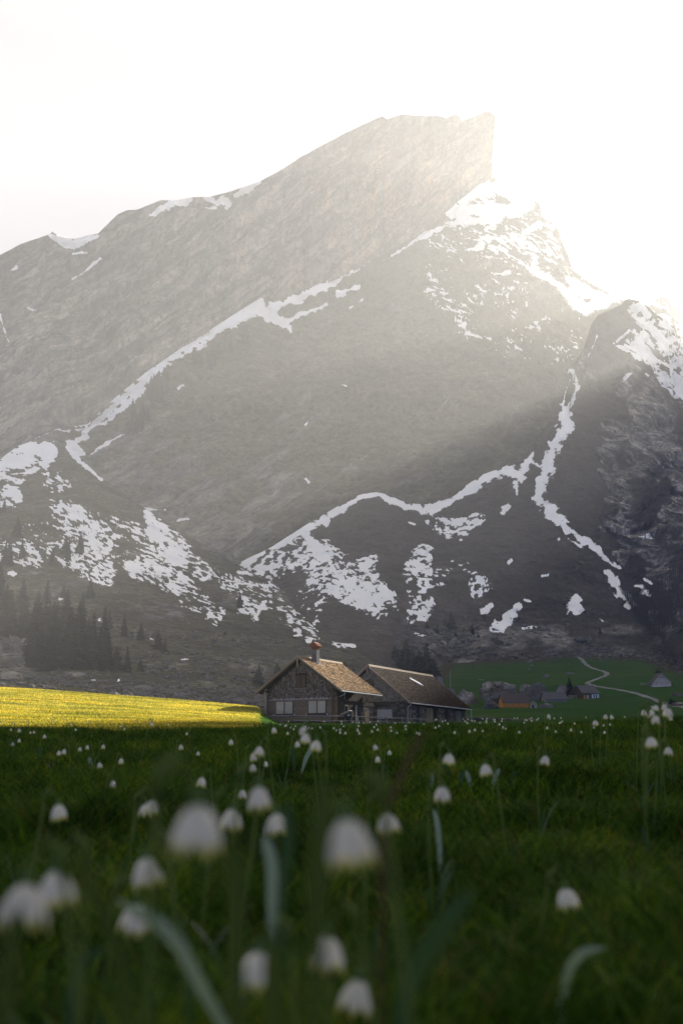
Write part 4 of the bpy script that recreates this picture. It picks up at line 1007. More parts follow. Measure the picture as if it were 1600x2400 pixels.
# ------------------------------------------------------------------ the chalet
def chalet():
    o = at(706, 1698, 109.5)
    r = empty('chalet', o, ROT, 'weathered shingled chalet with sunlit roof and cream shutters', 'house')
    HW, EX, EZ, AZ, L, Y0 = 4.3, 5.05, 3.42, 7.02, 8.3, -0.85
    m = (AZ - EZ) / EX; ct = 1 / math.hypot(1, m); st = m * ct; SL = math.hypot(EX, AZ - EZ)
    wz = lambda x: AZ - 0.34 - m * abs(x)                                   # underside of the roof
    MB().prism([(-HW, 0), (HW, 0), (HW, wz(HW)), (0, wz(0)), (-HW, wz(HW))], 0, 1.5).build('front_wall', M_DARKWOOD, r)
    MB().prism([(-HW, 0), (3.0, 0), (3.0, wz(HW)), (3.0, wz(3.0)), (0, wz(0)), (-HW, wz(HW))], 1.5, L).build('rear_wall', M_DARKWOOD, r)
    # facade planks below, shingles above
    z = 0.32; k = 0
    while z < 2.5:
        h = 0.165
        MB().box(-HW + 0.02, HW - 0.02, -0.03 - 0.012 * random.random(), 0.002, z, z + h - 0.012).build('plank', M_PLANK, r); z += h; k += 1
    MB().box(-HW - 0.03, HW + 0.03, -0.06, 0.02, 0.0, 0.31).build('sill_beam', M_DARKWOOD, r)
    tiles('wall_shingles', M_WALLSH, r, (-HW, -0.005, 2.66), (1, 0, 0), (0, 0, 1), (0, -1, 0), int(2 * HW / 0.15), 22, 0.15, 0.19, 0.018, 3, lambda a, b: abs(a - HW) < HW - 0.02 and 2.66 + b + 0.2 < wz(a - HW) and not (abs(a - HW) < 0.62 and 3.75 < 2.66 + b < 5.2), 0.004, 0.8)
    # trim with stones
    MB().hexa([(-4.05, -0.30, 2.50), (4.1, -0.30, 2.50), (4.1, 0, 2.50), (-4.05, 0, 2.50)], [(-4.05, -0.30, 2.58), (4.1, -0.30, 2.58), (4.1, 0, 2.68), (-4.05, 0, 2.68)]).build('trim_board', M_PINK, r)
    rs = np.random.default_rng(5)
    st_me = mesh_from('trim_stone', rock_verts(ICO1[0], 5, 0.4), ICO1[1]); st_me.materials.append(M_PALESTONE)
    for k in range(26):
        q = link('trim_stone', st_me, None, r); q.location = (-3.4 + 6.6 * (k + rs.random() * 0.8) / 26, -0.17, 2.65); s = 0.05 + 0.06 * rs.random(); q.scale = (s * 1.3, s, s * 1.1); q.rotation_euler = (0, 0, rs.random() * 6)
    def shutter(par, x0, x1, z0, z1, mat, yy=-0.09):
        n = 4; sh = MB()
        for i in range(n):
            a = x0 + (x1 - x0) * i / n; b = x0 + (x1 - x0) * (i + 1) / n
            sh.box(a + 0.008, b - 0.008, yy - 0.04 - 0.006 * (i % 2), yy, z0, z1)
        s = sh.build('shutter', mat, par)
        MB().box(x0 + 0.03, x1 - 0.03, yy - 0.072, yy - 0.048, z0 + 0.18, z0 + 0.26).build('batten', mat, s)
        MB().box(x0 + 0.03, x1 - 0.03, yy - 0.072, yy - 0.048, z1 - 0.26, z1 - 0.18).build('batten', mat, s)
    for xc in (-2.02, 1.92):
        w = MB().box(xc - 1.06, xc + 1.06, -0.088, -0.02, 1.12, 2.44).build('window_frame', M_WOOD, r)
        shutter(w, xc - 1.0, xc - 0.07, 1.14, 2.38, M_SHUTTER); shutter(w, xc + 0.07, xc + 1.0, 1.14, 2.38, M_SHUTTER)
        MB().box(xc - 1.12, xc + 1.12, -0.20, -0.02, 2.392, 2.46).build('lintel', M_EDGE, w)
        MB().box(xc - 1.25, xc + 1.25, -0.22, -0.02, 0.98, 1.07).build('flower_shelf', M_DARKWOOD, w)
        for xx in (xc - 1.28, xc + 1.22): MB().box(xx, xx + 0.07, -0.26, -0.02, 0.90, 1.12).build('shelf_bracket', M_WHITE, w)
    w = MB().box(-0.60, 0.60, -0.10, 0.0, 3.78, 5.22).build('attic_window', M_DARKWOOD, r)
    shutter(w, -0.54, -0.02, 3.84, 5.1, M_WOOD, -0.10); shutter(w, 0.02, 0.54, 3.84, 5.1, M_WOOD, -0.10)
    MB().box(-0.78, 0.78, -0.30, 0.0, 3.68, 3.78).build('window_sill', M_EDGE, w); MB().box(-0.68, 0.68, -0.22, 0.0, 5.22, 5.29).build('window_hood', M_DARKWOOD, w)
    # corner posts, brackets, overhang
    for s, xx in ((-1, -4.05), (1, 4.0)):
        MB().box(xx - 0.12, xx + 0.12, -0.62, -0.40, 0.0, wz(xx) - 0.05).build('corner_post', M_EDGE if s < 0 else M_WOOD, r)
        MB().box(xx - 0.14, xx + 0.14, -0.80, -0.01, wz(xx) - 0.42, wz(xx) - 0.22).build('bracket', M_WOOD, r)
    MB().box(-HW - 0.16, -HW - 0.02, -0.3, 1.2, 0.2, wz(HW + 0.1)).build('side_board', M_EDGE, r)  # lit edge of the overhang, its light put into the colour
    # roof
    for s in (-1, 1):
        th = 0.13
        P = [(0, AZ - th), (0, AZ), (s * EX, EZ), (s * EX, EZ - th)]
        MB().prism(P if s < 0 else P[::-1], Y0, L + 0.7).build('roof_deck', M_DARKWOOD, r)
        for (dy, w0, w1, mt) in ((0.0, 0.02, 0.30, M_WOOD), (-0.05, -0.06, 0.10, M_EDGE)):
            P = [(0, AZ - w1), (0, AZ - w0), (s * (EX + 0.03), EZ - w0), (s * (EX + 0.03), EZ - w1)]
            MB().prism(P if s < 0 else P[::-1], Y0 - 0.06 + dy, Y0 - 0.003 + dy).build('barge_board', mt, r)
        o3 = (s * EX, Y0, EZ); uu = (0, 1, 0); vv = (-s * ct, 0, st); nn = (s * st, 0, ct)
        tiles('roof_shingles', M_SHAKE, r, o3, uu, vv, nn, int((L + 0.7 - Y0) / 0.24), int(SL / 0.235), 0.24, 0.235, 0.05, 20 + s, None, 0.012, 0.9)
        ed = MB()
        for i in range(38):
            y = Y0 + 0.05 + i * (L + 0.65 - Y0) / 38
            ed.box(min(s * EX, s * (EX + 0.07)), max(s * EX, s * (EX + 0.07)), y, y + 0.17, EZ - 0.06 - 0.02 * (i % 2), EZ + 0.055)
        tag(ed.build('eave_tiles', M_EDGE, r), kind='stuff')  # sunlit tile ends, their brightness painted with the pale wood
    MB().prism([(-0.2, AZ - 0.07), (0.2, AZ - 0.07), (0.12, AZ + 0.12), (-0.12, AZ + 0.12)], Y0 - 0.02, L + 0.72).build('ridge_cap', M_EDGE, r)  # ridge painted pale as if lit, unlike the shingles
    MB().box(-0.09, 0.09, Y0 - 0.16, Y0 - 0.10, AZ - 1.15, AZ - 0.15).build('gable_pendant', M_EDGE, r)
    MB().tube([(EX + 0.1, Y0 + 0.05, EZ - 0.13), (EX + 0.1, L + 0.7, EZ - 0.16)], 0.065, 8).build('gutter', M_ZINC, r)
    MB().tube([(EX + 0.1, 0.1, EZ - 0.18), (EX + 0.0, 0.1, EZ - 0.42), (4.55, 0.1, EZ - 0.62), (4.42, 0.1, EZ - 0.66)], 0.04, 7).build('downpipe', M_ZINC, r)
    # porch on the right side
    MB().box(3.02, 3.10, 2.0, 3.0, 0.2, 2.2).build('door', M_GREYWOOD, r)
    w = MB().box(3.02, 3.12, 3.5, 4.6, 1.0, 2.1).build('window_frame', M_WHITE, r); MB().box(3.125, 3.14, 3.58, 4.52, 1.08, 2.02).build('pane', M_GLASS, w)
    MB().box(4.20, 4.34, 1.52, 1.66, 0.0, wz(4.3)).build('porch_post', M_GREYWOOD, r); MB().box(4.20, 4.36, 1.52, L, 2.05, 2.45).build('porch_beam', M_DARKWOOD, r)
    MB().box(4.22, 4.34, 4.2, 4.3, 0.0, 2.05).build('porch_post', M_WHITE, r)
    MB().box(3.05, 4.28, 6.0, L - 0.05, 0.0, 2.04).build('stone_annex', M_MORTAR, r)
    stone_courses('annex_stones', r, (4.28, 6.0, 0), (0, 1, 0), (1, 0, 0), L - 6.05, 2.0, 8)
    MB().box(4.285, 4.33, 6.9, 7.3, 1.3, 1.65).build('notice_plate', M_EDGE, r)
    # chimney on the right slope near the ridge
    cx, cy = 0.55, 2.0
    zb = AZ - m * cx
    c = MB().box(cx - 0.31, cx + 0.31, cy - 0.31, cy + 0.31, zb - 0.6, 7.95).build('chimney', M_PLASTER, r)
    cap = MB()
    for sx in (-1, 1):
        for sy in (-1, 1): cap.box(cx + sx * 0.23 - 0.08, cx + sx * 0.23 + 0.08, cy + sy * 0.23 - 0.08, cy + sy * 0.23 + 0.08, 7.95, 8.22)
    cap.build('cap_piers', M_TILE, c)
    MB().prism([(cx - 0.5, 8.22), (cx + 0.5, 8.22), (cx + 0.5, 8.3), (cx, 8.76), (cx - 0.5, 8.3)], cy - 0.5, cy + 0.5).build('chimney_cap', M_TILE, c)
    cs = 0.74; 
    for s in (-1, 1):
        tiles('cap_tiles', M_TILE, c, (cx + s * 0.52, cy - 0.52, 8.285), (0, 1, 0), (-s * cs, 0, 0.672), (s * 0.672, 0, cs), 5, 3, 0.208, 0.2, 0.05, 31 + s, None, 0.01)
    MB().box(cx + 0.312, cx + 0.55, cy - 0.45, cy + 0.45, zb - m * 0.5 + 0.02, zb - m * 0.36 + 0.12).build('flashing', M_ZINC, c)
    return r, o
CHALET, CH_O = chalet()
RM = Matrix.Rotation(ROT, 3, 'Z')
def chalet_pt(x, y, z): return CH_O + RM @ Vector((x, y, z))

def bird():
    p = chalet_pt(0.35, 2.0 - 0.2, 8.70)
    r = empty('bird', p, R(60), 'small black bird perched on the chimney cap', 'bird')
    M_BLK = simple('black_feathers', (0.008, 0.008, 0.01), (0.018, 0.018, 0.022), nscale=20, rough=0.5)
    b = MB().tube([(-0.30, 0, 0.02), (-0.18, 0, 0.09), (-0.05, 0, 0.17), (0.06, 0, 0.26), (0.11, 0, 0.34), (0.15, 0, 0.37)], [0.02, 0.05, 0.10, 0.09, 0.06, 0.045], 9)
    b.tube([(0.11, 0, 0.37), (0.17, 0, 0.39), (0.28, 0, 0.37)], [0.055, 0.05, 0.008], 8)
    b.build('body', M_BLK, r, True)
    for s in (-1, 1): MB().tube([(0.0, s * 0.035, 0.12), (0.02, s * 0.035, 0.0)], 0.01, 5).build('leg', M_BLK, r)
bird()

# ------------------------------------------------------------------ the stone barn behind it
def barn():
    o = at(866, 1697, 121.0)
    r = empty('stone_barn', o, ROT, 'long stone barn with dark shingle roof behind the chalet', 'barn')
    HW, EX, EZ, AZ, L, Y0 = 4.75, 5.35, 2.35, 6.72, 18.6, -0.5
    m = (AZ - EZ) / EX; ct = 1 / math.hypot(1, m); st = m * ct; SL = math.hypot(EX, AZ - EZ)
    wz = lambda x: AZ - 0.32 - m * abs(x)
    MB().prism([(-HW, -0.3), (HW, -0.3), (HW, wz(HW)), (0, wz(0)), (-HW, wz(HW))], 0, 0.6).build('front_wall', M_MORTAR, r)
    MB().prism([(-HW, -0.3), (HW - 0.7, -0.3), (HW - 0.7, wz(HW)), (0, wz(0)), (-HW, wz(HW))], 0.6, L).build('core_wall', M_DARKWOOD, r)
    stone_courses('gable_stones', r, (-HW, -0.002, 0), (1, 0, 0), (0, -1, 0), 2 * HW, 2.4, 11, lambda a, b: b < wz(a - HW))
    MB().box(-HW, HW, -0.10, -0.002, 2.42, 2.5).build('gable_beam', M_WOOD, r)
    tiles('gable_shingles', M_PALESH, r, (-HW, -0.005, 2.46), (1, 0, 0), (0, 0, 1), (0, -1, 0), int(2 * HW / 0.16), 21, 0.16, 0.19, 0.02, 13, lambda a, b: 2.46 + b + 0.22 < wz(a - HW) and not (abs(a - HW + 0.1) < 0.66 and 3.95 < 2.46 + b < 5.0), 0.004, 0.8)
    w = MB().box(-0.72, 0.52, -0.10, 0.0, 3.98, 4.95).build('gable_window', M_WOOD, r)
    MB().box(-0.62, 0.42, -0.125, -0.103, 4.06, 4.72).build('shutter', M_GREYWOOD, w); MB().box(-0.9, 0.7, -0.25, -0.003, 4.952, 5.03).build('window_hood', M_EDGE, w); MB().box(-0.95, 0.75, -0.2, -0.003, 4.74, 4.80).build('crosspiece', M_EDGE, w)
    # long right-hand side: stone piers, dark openings, plank doors
    x = HW
    def pier(y0, y1, sd):
        MB().box(x - 0.6, x, y0, y1, -0.3, 2.05).build('side_pier', M_MORTAR, r); stone_courses('pier_stones', r, (x, y0, 0), (0, 1, 0), (1, 0, 0), y1 - y0, 2.05, sd)
    def planks(y0, y1, mt):
        n = max(2, int((y1 - y0) / 0.28)); d = MB().box(x - 0.35, x - 0.25, y0, y1, 0.0, 2.05).build('door', M_DARKWOOD, r)
        for i in range(n):
            a = y0 + (y1 - y0) * i / n; b = y0 + (y1 - y0) * (i + 1) / n
            MB().box(x - 0.245, x - 0.20 - 0.02 * random.random(), a + 0.01, b - 0.01, 0.05, 2.0 - 0.05 * random.random()).build('plank', mt, d)
    pier(0.0, 2.7, 21); pier(3.5, 5.6, 22); planks(5.6, 8.2, M_EDGE); pier(9.0, 11.2, 23); planks(11.7, 13.0, M_DARKWOOD); pier(13.0, 14.2, 24); planks(14.2, 15.2, M_WOOD); planks(15.5, 17.6, M_GREYWOOD); pier(18.0, 18.6, 25)
    MB().box(x - 0.62, x + 0.02, 0.0, L, 2.052, 2.28).build('wall_plate', M_DARKWOOD, r)
    MB().box(x + 0.45, x + 0.55, 18.2, 18.32, 0.0, 2.1).build('eave_post', M_GREYWOOD, r)
    for s in (-1, 1):
        th = 0.12
        P = [(0, AZ - th), (0, AZ), (s * EX, EZ), (s * EX, EZ - th)]
        MB().prism(P if s < 0 else P[::-1], Y0, L + 0.5).build('roof_deck', M_DARKWOOD, r)
        for (dy, w0, w1, mt) in ((0.0, 0.02, 0.30, M_EDGE), (-0.05, -0.05, 0.11, M_PINK)):
            P = [(0, AZ - w1), (0, AZ - w0), (s * (EX + 0.03), EZ - w0), (s * (EX + 0.03), EZ - w1)]
            MB().prism(P if s < 0 else P[::-1], Y0 - 0.06 + dy, Y0 - 0.003 + dy).build('barge_board', mt, r)
        tiles('roof_shingles', M_SHADESHAKE, r, (s * EX, Y0, EZ), (0, 1, 0), (-s * ct, 0, st), (s * st, 0, ct), int((L + 0.5 - Y0) / 0.26), int(SL / 0.25), 0.26, 0.25, 0.045, 40 + s, None, 0.012, 0.9)
    MB().prism([(-0.26, AZ - 0.12), (0.26, AZ - 0.12), (0.16, AZ + 0.13), (-0.16, AZ + 0.13)], Y0 - 0.02, L + 0.3).build('ridge_cap', M_EDGE, r)  # sunlight along the ridge is put into this pale colour
    MB().box(-0.1, 0.1, Y0 - 0.16, Y0 - 0.10, AZ - 0.95, AZ - 0.12).build('gable_pendant', M_EDGE, r)
    MB().tube([(EX + 0.1, Y0 + 0.05, EZ - 0.1), (EX + 0.1, L + 0.5, EZ - 0.14)], 0.07, 8).build('gutter', M_ZINC, r)
    MB().tube([(EX + 0.1, -0.25, EZ - 0.15), (HW + 0.2, -0.15, EZ - 0.5), (HW + 0.12, -0.12, EZ - 0.65), (HW + 0.12, -0.12, -0.1)], 0.06, 8).build('downpipe', M_ZINC, r)
    MB().tube([(EX + 0.1, L + 0.3, EZ - 0.15), (EX + 0.1, L + 0.3, -0.1)], 0.05, 8).build('downpipe', M_ZINC, r)
    # one white patch on the roof
    d = AZ - m * 2.2
    sp = MB(); ring = [(-0.20, 8.9), (0.1, 8.6), (0.45, 9.3), (0.8, 9.9), (1.0, 10.6), (0.7, 10.5), (0.35, 9.9)]
    ox = 1.35; f = lambda a, h: (ox + a * 1.0, None, AZ - m * (ox + a) + 0.09 + h)
    vs = [(ox + a, y, AZ - m * (ox + a) + 0.06) for a, y in ring] + [(ox + a * 0.9 + 0.04, y * 0.9 + 0.95, AZ - m * (ox + a * 0.9 + 0.04) + 0.15) for a, y in ring]
    n = len(ring); sp.add(vs, [tuple(range(2 * n - 1, n - 1, -1))] + [(i, (i + 1) % n, (i + 1) % n + n, i + n) for i in range(n)]); sp.build('white_patch', M_WHITEPATCH, r)
    return r, o
BARN, BA_O = barn()
def barn_pt(x, y, z): return BA_O + RM @ Vector((x, y, z))

def small_things():
    p = barn_pt(2.2, -0.55, 0.55)
    r = empty('white_panel', p, ROT, 'pale rectangular board propped against the barn gable wall', 'board')
    MB().box(-0.95, 0.95, -0.04, 0.04, 0.0, 1.05).build('board', M_WHITE, r)
    MB().box(-1.0, -0.93, -0.07, 0.05, -0.6, 1.1).build('post', M_GREYWOOD, r); MB().box(0.93, 1.0, -0.07, 0.05, -0.6, 1.1).build('post', M_GREYWOOD, r)
    # slanted-lid box on a post by the porch
    p = at(818, 1698, 106.0)
    r = empty('letter_box', p, ROT, 'dark box with slanted pale lid on a post by the porch', 'box')
    MB().box(-0.06, 0.06, -0.06, 0.06, -0.3, 0.75).build('post', M_DARKWOOD, r)
    MB().hexa([(-0.42, -0.3, 0.72), (0.42, -0.3, 0.72), (0.42, 0.3, 0.72), (-0.42, 0.3, 0.72)], [(-0.42, -0.3, 1.02), (0.42, -0.3, 1.22), (0.42, 0.3, 1.22), (-0.42, 0.3, 1.02)]).build('body', M_DARKWOOD, r)
    MB().hexa([(-0.75, -0.4, 1.0), (0.2, -0.4, 1.36), (0.2, 0.4, 1.36), (-0.75, 0.4, 1.0)], [(-0.77, -0.4, 1.05), (0.18, -0.4, 1.41), (0.18, 0.4, 1.41), (-0.77, 0.4, 1.05)]).build('lid', M_WHITE, r)
    MB().box(0.0, 0.16, -0.312, -0.302, 0.85, 1.0).build('sticker', M_WHITE, r); MB().box(0.2, 0.34, -0.312, -0.302, 0.85, 1.0).build('sticker', simple('blue_sticker', (0.2, 0.3, 0.42), (0.25, 0.36, 0.5)), r)
    # split firewood stacked by the porch
    p = chalet_pt(4.75, 5.0, 0.0)
    r = empty('woodpile', p, ROT, 'stack of pale split logs beside the chalet porch', 'woodpile')
    lm = MB().tube([(0, 0, 0), (0.45, 0, 0)], 0.085, 7).mesh('log'); lm.materials.append(M_EDGE)
    for i in range(6):
        for j in range(9):
            q = link('log', lm, None, r); q.location = (-0.25 + 0.03 * random.random(), i * 0.165 + 0.08 * (j % 2), 0.1 + j * 0.15); q.rotation_euler = (random.random() * 6, 0, R(random.uniform(-4, 4)))
    # heap of stones at the left corner of the chalet
    p0 = at(606, 1700, 106.0)
    r = empty('stone_heap', p0, 0, 'heap of broken grey stones by the left corner of the chalet', 'stones')
    sm = []
    for k in range(6):
        me = mesh_from('stone', rock_verts(ICO2[0], 90 + k, 0.45, 1.2), ICO2[1]); me.materials.append(M_ROCK); sm.append(me)
    for k in range(60):
        f = random.random(); x = random.uniform(-1.35, 1.5); hmax = 0.95 * max(0.0, 1 - abs(x - 0.15) / 1.7); z = hmax * random.random()
        q = link('stone', sm[k % 6], None, r); s = random.uniform(0.14, 0.34); q.location = (x, random.uniform(-0.5, 0.6) * (1.2 - z), z + 0.02); q.scale = (s * 1.3, s, s * 0.85); q.rotation_euler = (random.random() * 6, random.random() * 6, random.random() * 6)
    q = link('standing_stone', sm[2], None, r); q.location = (-1.25, 0, 0.62); q.scale = (0.28, 0.28, 0.62)
    for k, q in enumerate(r.children):
        if q.name.startswith('stone') and q.location.x < -0.9: q.scale = q.scale * 0.8
small_things()

# ------------------------------------------------------------------ fences
M_RAIL = grain('grey_rail', (0.20, 0.17, 0.14), (0.36, 0.31, 0.27), (2, 8, 8))
def fence(name, label, posts, rails, pr=0.07, rr=0.05):
    base = Vector(posts[0][0]); r = empty(name, base, 0, label, 'fence')
    for (b, h) in posts:
        b = Vector(b) - base; MB().tube([b - Vector((0, 0, 0.4)), b + Vector((0.01, 0, h * 0.5)), b + Vector((0.02, 0.01, h))], [pr * 1.1, pr, pr * 0.9], 8).build('post', M_RAIL, r)
    for ab in rails:
        pts = [Vector(q) - base for q in ab]; a, b = pts
        pl = [a.lerp(b, f) + Vector((0, 0, 0.03 * math.sin(f * 7 + a.x))) for f in (0, 0.25, 0.5, 0.75, 1)]
        MB().tube(pl, [rr, rr * 1.05, rr, rr * 0.95, rr * 0.85], 8).build('rail', M_RAIL, r)
    return r
def fp(px, py, Y): return at(px, py, Y)
YF = 104.0
posts = []
for px in (660, 714, 771, 823, 838, 890, 905, 942, 985): 
    b = fp(px, 1700, YF + (px - 620) * 0.012); top = fp(px, 1676 + (px - 620) * 0.016, YF + (px - 620) * 0.012); posts.append((b, top.z - b.z + 0.05))
def yy(px): return YF + (px - 620) * 0.012 - 0.1
rails = [(fp(624, 1678, yy(624)), fp(772, 1677, yy(772))), (fp(768, 1677.5, yy(768)), fp(830, 1680, yy(830))), (fp(826, 1679.5, yy(826)), fp(905, 1682, yy(905))), (fp(900, 1682, yy(900)), fp(1001, 1686, yy(1001))),
         (fp(690, 1689, yy(690)), fp(826, 1690, yy(826))), (fp(824, 1690, yy(824)), fp(910, 1692.5, yy(910))), (fp(905, 1692.5, yy(905)), fp(1002, 1696, yy(1002)))]
fence('rail_fence', 'weathered two-rail wooden fence in front of the chalet and barn', posts, rails)
fence('rail_fence', 'short low rail with two posts left of the stone heap', [(fp(549, 1700, 104), 0.95), (fp(576, 1700, 104), 0.92)], [(fp(545, 1679, 103.9), fp(592, 1679, 103.9))], 0.06, 0.045)
p = [ground_hit(x, 1692, 130) for x in (1086, 1100)]
fence('rail_fence', 'short dark fence at the far end of the barn', [(at(1087, 1697, 146), 1.0), (at(1101, 1697, 146), 1.0)], [(at(1084, 1687, 145.8), at(1104, 1687, 145.8)), (at(1084, 1692, 145.8), at(1104, 1692, 145.8))])

# ------------------------------------------------------------------ the hamlet in the meadow
def house(name, label, cat, px, py, Wpx, wall_px, roof_px, depth, rz, wallm, roofm, side='eave', over=0.35, wins=(), hit=None):
    """small gabled building; Wpx is the width of the side facing the camera; rz its turn in degrees"""
    p = hit or ground_hit(px, py, 135); k = p.y * 0.985 / FPX
    W, h, rh = Wpx * k, wall_px * k, roof_px * k
    r = empty(name, (p.x, p.y, p.z - 0.15), R(rz), label, cat)
    if side == 'gable':
        hw = W / 2; MB().prism([(-hw, -0.5), (hw, -0.5), (hw, h), (0, h + rh), (-hw, h)], 0, depth).build('wall', wallm, r)
        m = rh / hw
        for s in (-1, 1):
            e = hw + over; P = [(0, h + rh + 0.03), (0, h + rh + 0.17), (s * e, h - m * over + 0.17), (s * e, h - m * over + 0.03)]
            MB().prism(P if s < 0 else P[::-1], -over, depth + over).build('roof', roofm, r)
            MB().prism([(q[0] * 1.005, q[1] - 0.1) for q in (P if s < 0 else P[::-1])], -over - 0.08, -over - 0.003).build('barge_board', M_EDGE, r)
    else:
        hd = depth / 2; m = rh / hd
        V = []; 
        def prof(x0, x1, poly, nm, mt):
            n = len(poly); vs = [(x0, y, z) for y, z in poly] + [(x1, y, z) for y, z in poly]
            MB().add(vs, [tuple(range(n - 1, -1, -1)), tuple(range(n, 2 * n))] + [(i, (i + 1) % n, (i + 1) % n + n, i + n) for i in range(n)]).build(nm, mt, r)
        prof(-W / 2, W / 2, [(0, -0.5), (depth, -0.5), (depth, h), (hd, h + rh), (0, h)], 'wall', wallm)
        e = over
        prof(-W / 2 - e, W / 2 + e, [(-e, h - m * e + 0.03), (-e, h - m * e + 0.17), (hd, h + rh + 0.17), (hd, h + rh + 0.03)][::-1], 'roof', roofm)
        prof(-W / 2 - e, W / 2 + e, [(depth + e, h - m * e + 0.03), (depth + e, h - m * e + 0.17), (hd, h + rh + 0.17), (hd, h + rh + 0.03)], 'roof', roofm)
    for (wx, wz_, ww, wh) in wins:                           # in pixels from the middle of the front and the foot
        a = MB().box(wx * k - ww * k / 2, wx * k + ww * k / 2, -0.07, -0.002, wz_ * k, (wz_ + wh) * k).build('window', M_WHITE, r)
        b = 0.12 * ww * k
        MB().box(wx * k - ww * k / 2 + b, wx * k - 0.03, -0.085, -0.072, wz_ * k + b, (wz_ + wh) * k - b).build('pane', M_GLASS, a)
        MB().box(wx * k + 0.03, wx * k + ww * k / 2 - b, -0.085, -0.072, wz_ * k + b, (wz_ + wh) * k - b).build('pane', M_GLASS, a)
    return r, k
M_ORANGE = grain('orange_boards', (0.52, 0.19, 0.015), (0.64, 0.27, 0.03), (8, 8, 1))
M_SLATE = simple('dark_slate_roof', (0.035, 0.035, 0.045), (0.07, 0.07, 0.085), (1, 1, 4), 5, 0.7, 0.3, 0.03)
M_SLATE2 = simple('brown_black_roof', (0.04, 0.033, 0.03), (0.085, 0.07, 0.065), (1, 1, 4), 5, 0.8, 0.3, 0.03)
M_PALEWALL = grain('pale_grey_boards', (0.26, 0.225, 0.20), (0.38, 0.33, 0.30), (6, 6, 1))
M_PINKWALL = grain('pinkish_shingle_wall', (0.46, 0.37, 0.32), (0.62, 0.52, 0.46), (6, 6, 6))
M_WHITEWALL = simple('white_render', (0.55, 0.56, 0.57), (0.68, 0.69, 0.70), nscale=4)
r, k = house('orange_shed', 'long low shed with bright orange wall and dark roof', 'shed', 1208, 1658, 60, 14, 20, 6.5, 3, M_ORANGE, M_SLATE2, 'eave', 0.35, [(-15, 8.5, 6, 3), (0, 8.5, 6, 3), (15, 8.5, 6, 3)])
MB().box(-30 * k, 30 * k, -0.12, 0.0, -0.5, 2.2 * k).build('stone_footing', M_ROCK, r)
MB().box(28 * k, 30.5 * k, -0.09, -0.003, 0, 14 * k).build('corner_board', M_ORANGE, r)
r, k = house('lean_to_shed', 'pale grey lean-to against the right end of the orange shed', 'shed', 1249, 1660, 15, 13, 6, 5, -14, M_PALEWALL, M_SLATE2, 'gable', 0.2)
MB().box(-3 * k, 2 * k, -0.07, -0.002, 0, 9 * k).build('door', M_DARKWOOD, r)
house('back_shed', 'small dark gable peeping out behind the left end of the orange shed', 'shed', 1184, 1648, 26, 12, 12, 6, 25, M_DARKWOOD, M_SLATE, 'gable', 0.3)
r, k = house('slate_shed', 'low windowless shed with wide bluish dark roof right of the orange one', 'shed', 1304, 1646, 50, 7, 18, 8, 2, M_GREYWOOD, M_SLATE, 'eave', 0.3)
r, k = house('dark_cabin', 'cabin with steep dark roof and white lower wall by the path', 'cabin', 1384, 1636, 40, 14, 18, 7.5, 14, M_DARKWOOD, M_SLATE, 'eave', 0.45)
MB().box(2 * k, 20.2 * k, -0.1, -0.002, -0.3, 11 * k).build('white_wall', M_WHITEWALL, r)
for x in (6, 12): MB().box(x * k, (x + 3.6) * k, -0.13, -0.102, 2.5 * k, 9.5 * k).build('window', M_GLASS, r)
MB().box(-19 * k, -15 * k, -0.1, -0.002, 0, 9 * k).build('door', M_ORANGE, r); MB().box(-12 * k, -5 * k, -0.1, -0.002, 0.5 * k, 9 * k).build('wall_panel', M_PALEWALL, r)
r, k = house('small_hut', 'small brown-roofed hut with pale wall left of the dark spruce', 'hut', 1313, 1622, 22, 6, 13, 6, -24, M_PALEWALL, M_SLATE2, 'gable', 0.4)
MB().box(1 * k, 2.4 * k, -0.07, -0.002, 1 * k, 4 * k).build('window', M_GLASS, r)
house('dark_roofed_shed', 'small shed with plain dark roof above the far barn end', 'shed', 1054, 1636, 24, 8, 15, 6, 4, M_DARKWOOD, M_SLATE, 'eave', 0.3)
house('grey_gable_shed', 'weathered grey gable behind the rounded boulder by the barn', 'shed', 1087, 1643, 32, 12, 16, 6, -8, M_GREYWOOD, M_SLATE2, 'gable', 0.4)
r, k = house('lone_cabin', 'lone pinkish shingled cabin with pale gable high on the right meadow', 'cabin', 1550, 1609, 43, 11, 22, 9, -6, M_PINKWALL, M_SLATE2, 'gable', 0.5, [(-11, 6.2, 5, 3), (0, 6.2, 5.5, 3), (11.5, 6.2, 5, 3), (-2.7, 20, 4.4, 2), (2.7, 20, 4.4, 2), (-2.7, 13.2, 4, 1.0), (2.7, 13.2, 4, 1.0)])
MB().box(-21.6 * k, 21.6 * k, -0.1, -0.002, -0.3, 2.2 * k).build('white_footing', M_WHITEWALL, r)
MB().box(-21.6 * k, 21.6 * k, -0.14, -0.002, 10.6 * k, 11.4 * k).build('floor_beam', M_EDGE, r); MB().box(-5.5 * k, 5.5 * k, -0.2, -0.002, 22.3 * k, 23.2 * k).build('window_hood', M_DARKWOOD, r)
fence('paddock_fence', 'faint paddock rails left of the lone pinkish cabin', [(ground_hit(x, 1606, 135), 1.0) for x in (1500, 1507, 1514, 1521)], [(ground_hit(1499, 1606, 135) + Vector((0, -0.1, z)), ground_hit(1522, 1606, 135) + Vector((0, -0.1, z))) for z in (0.4, 0.85)], 0.08, 0.06)
fence('paddock_fence', 'low rails between the dark spruce and the dark-roofed cabin', [(ground_hit(x, 1637, 135), 1.1) for x in (1332, 1338, 1344, 1350)], [(ground_hit(1331, 1637, 135) + Vector((0, -0.1, z)), ground_hit(1351, 1637, 135) + Vector((0, -0.1, z))) for z in (0.5, 0.95)], 0.09, 0.07)
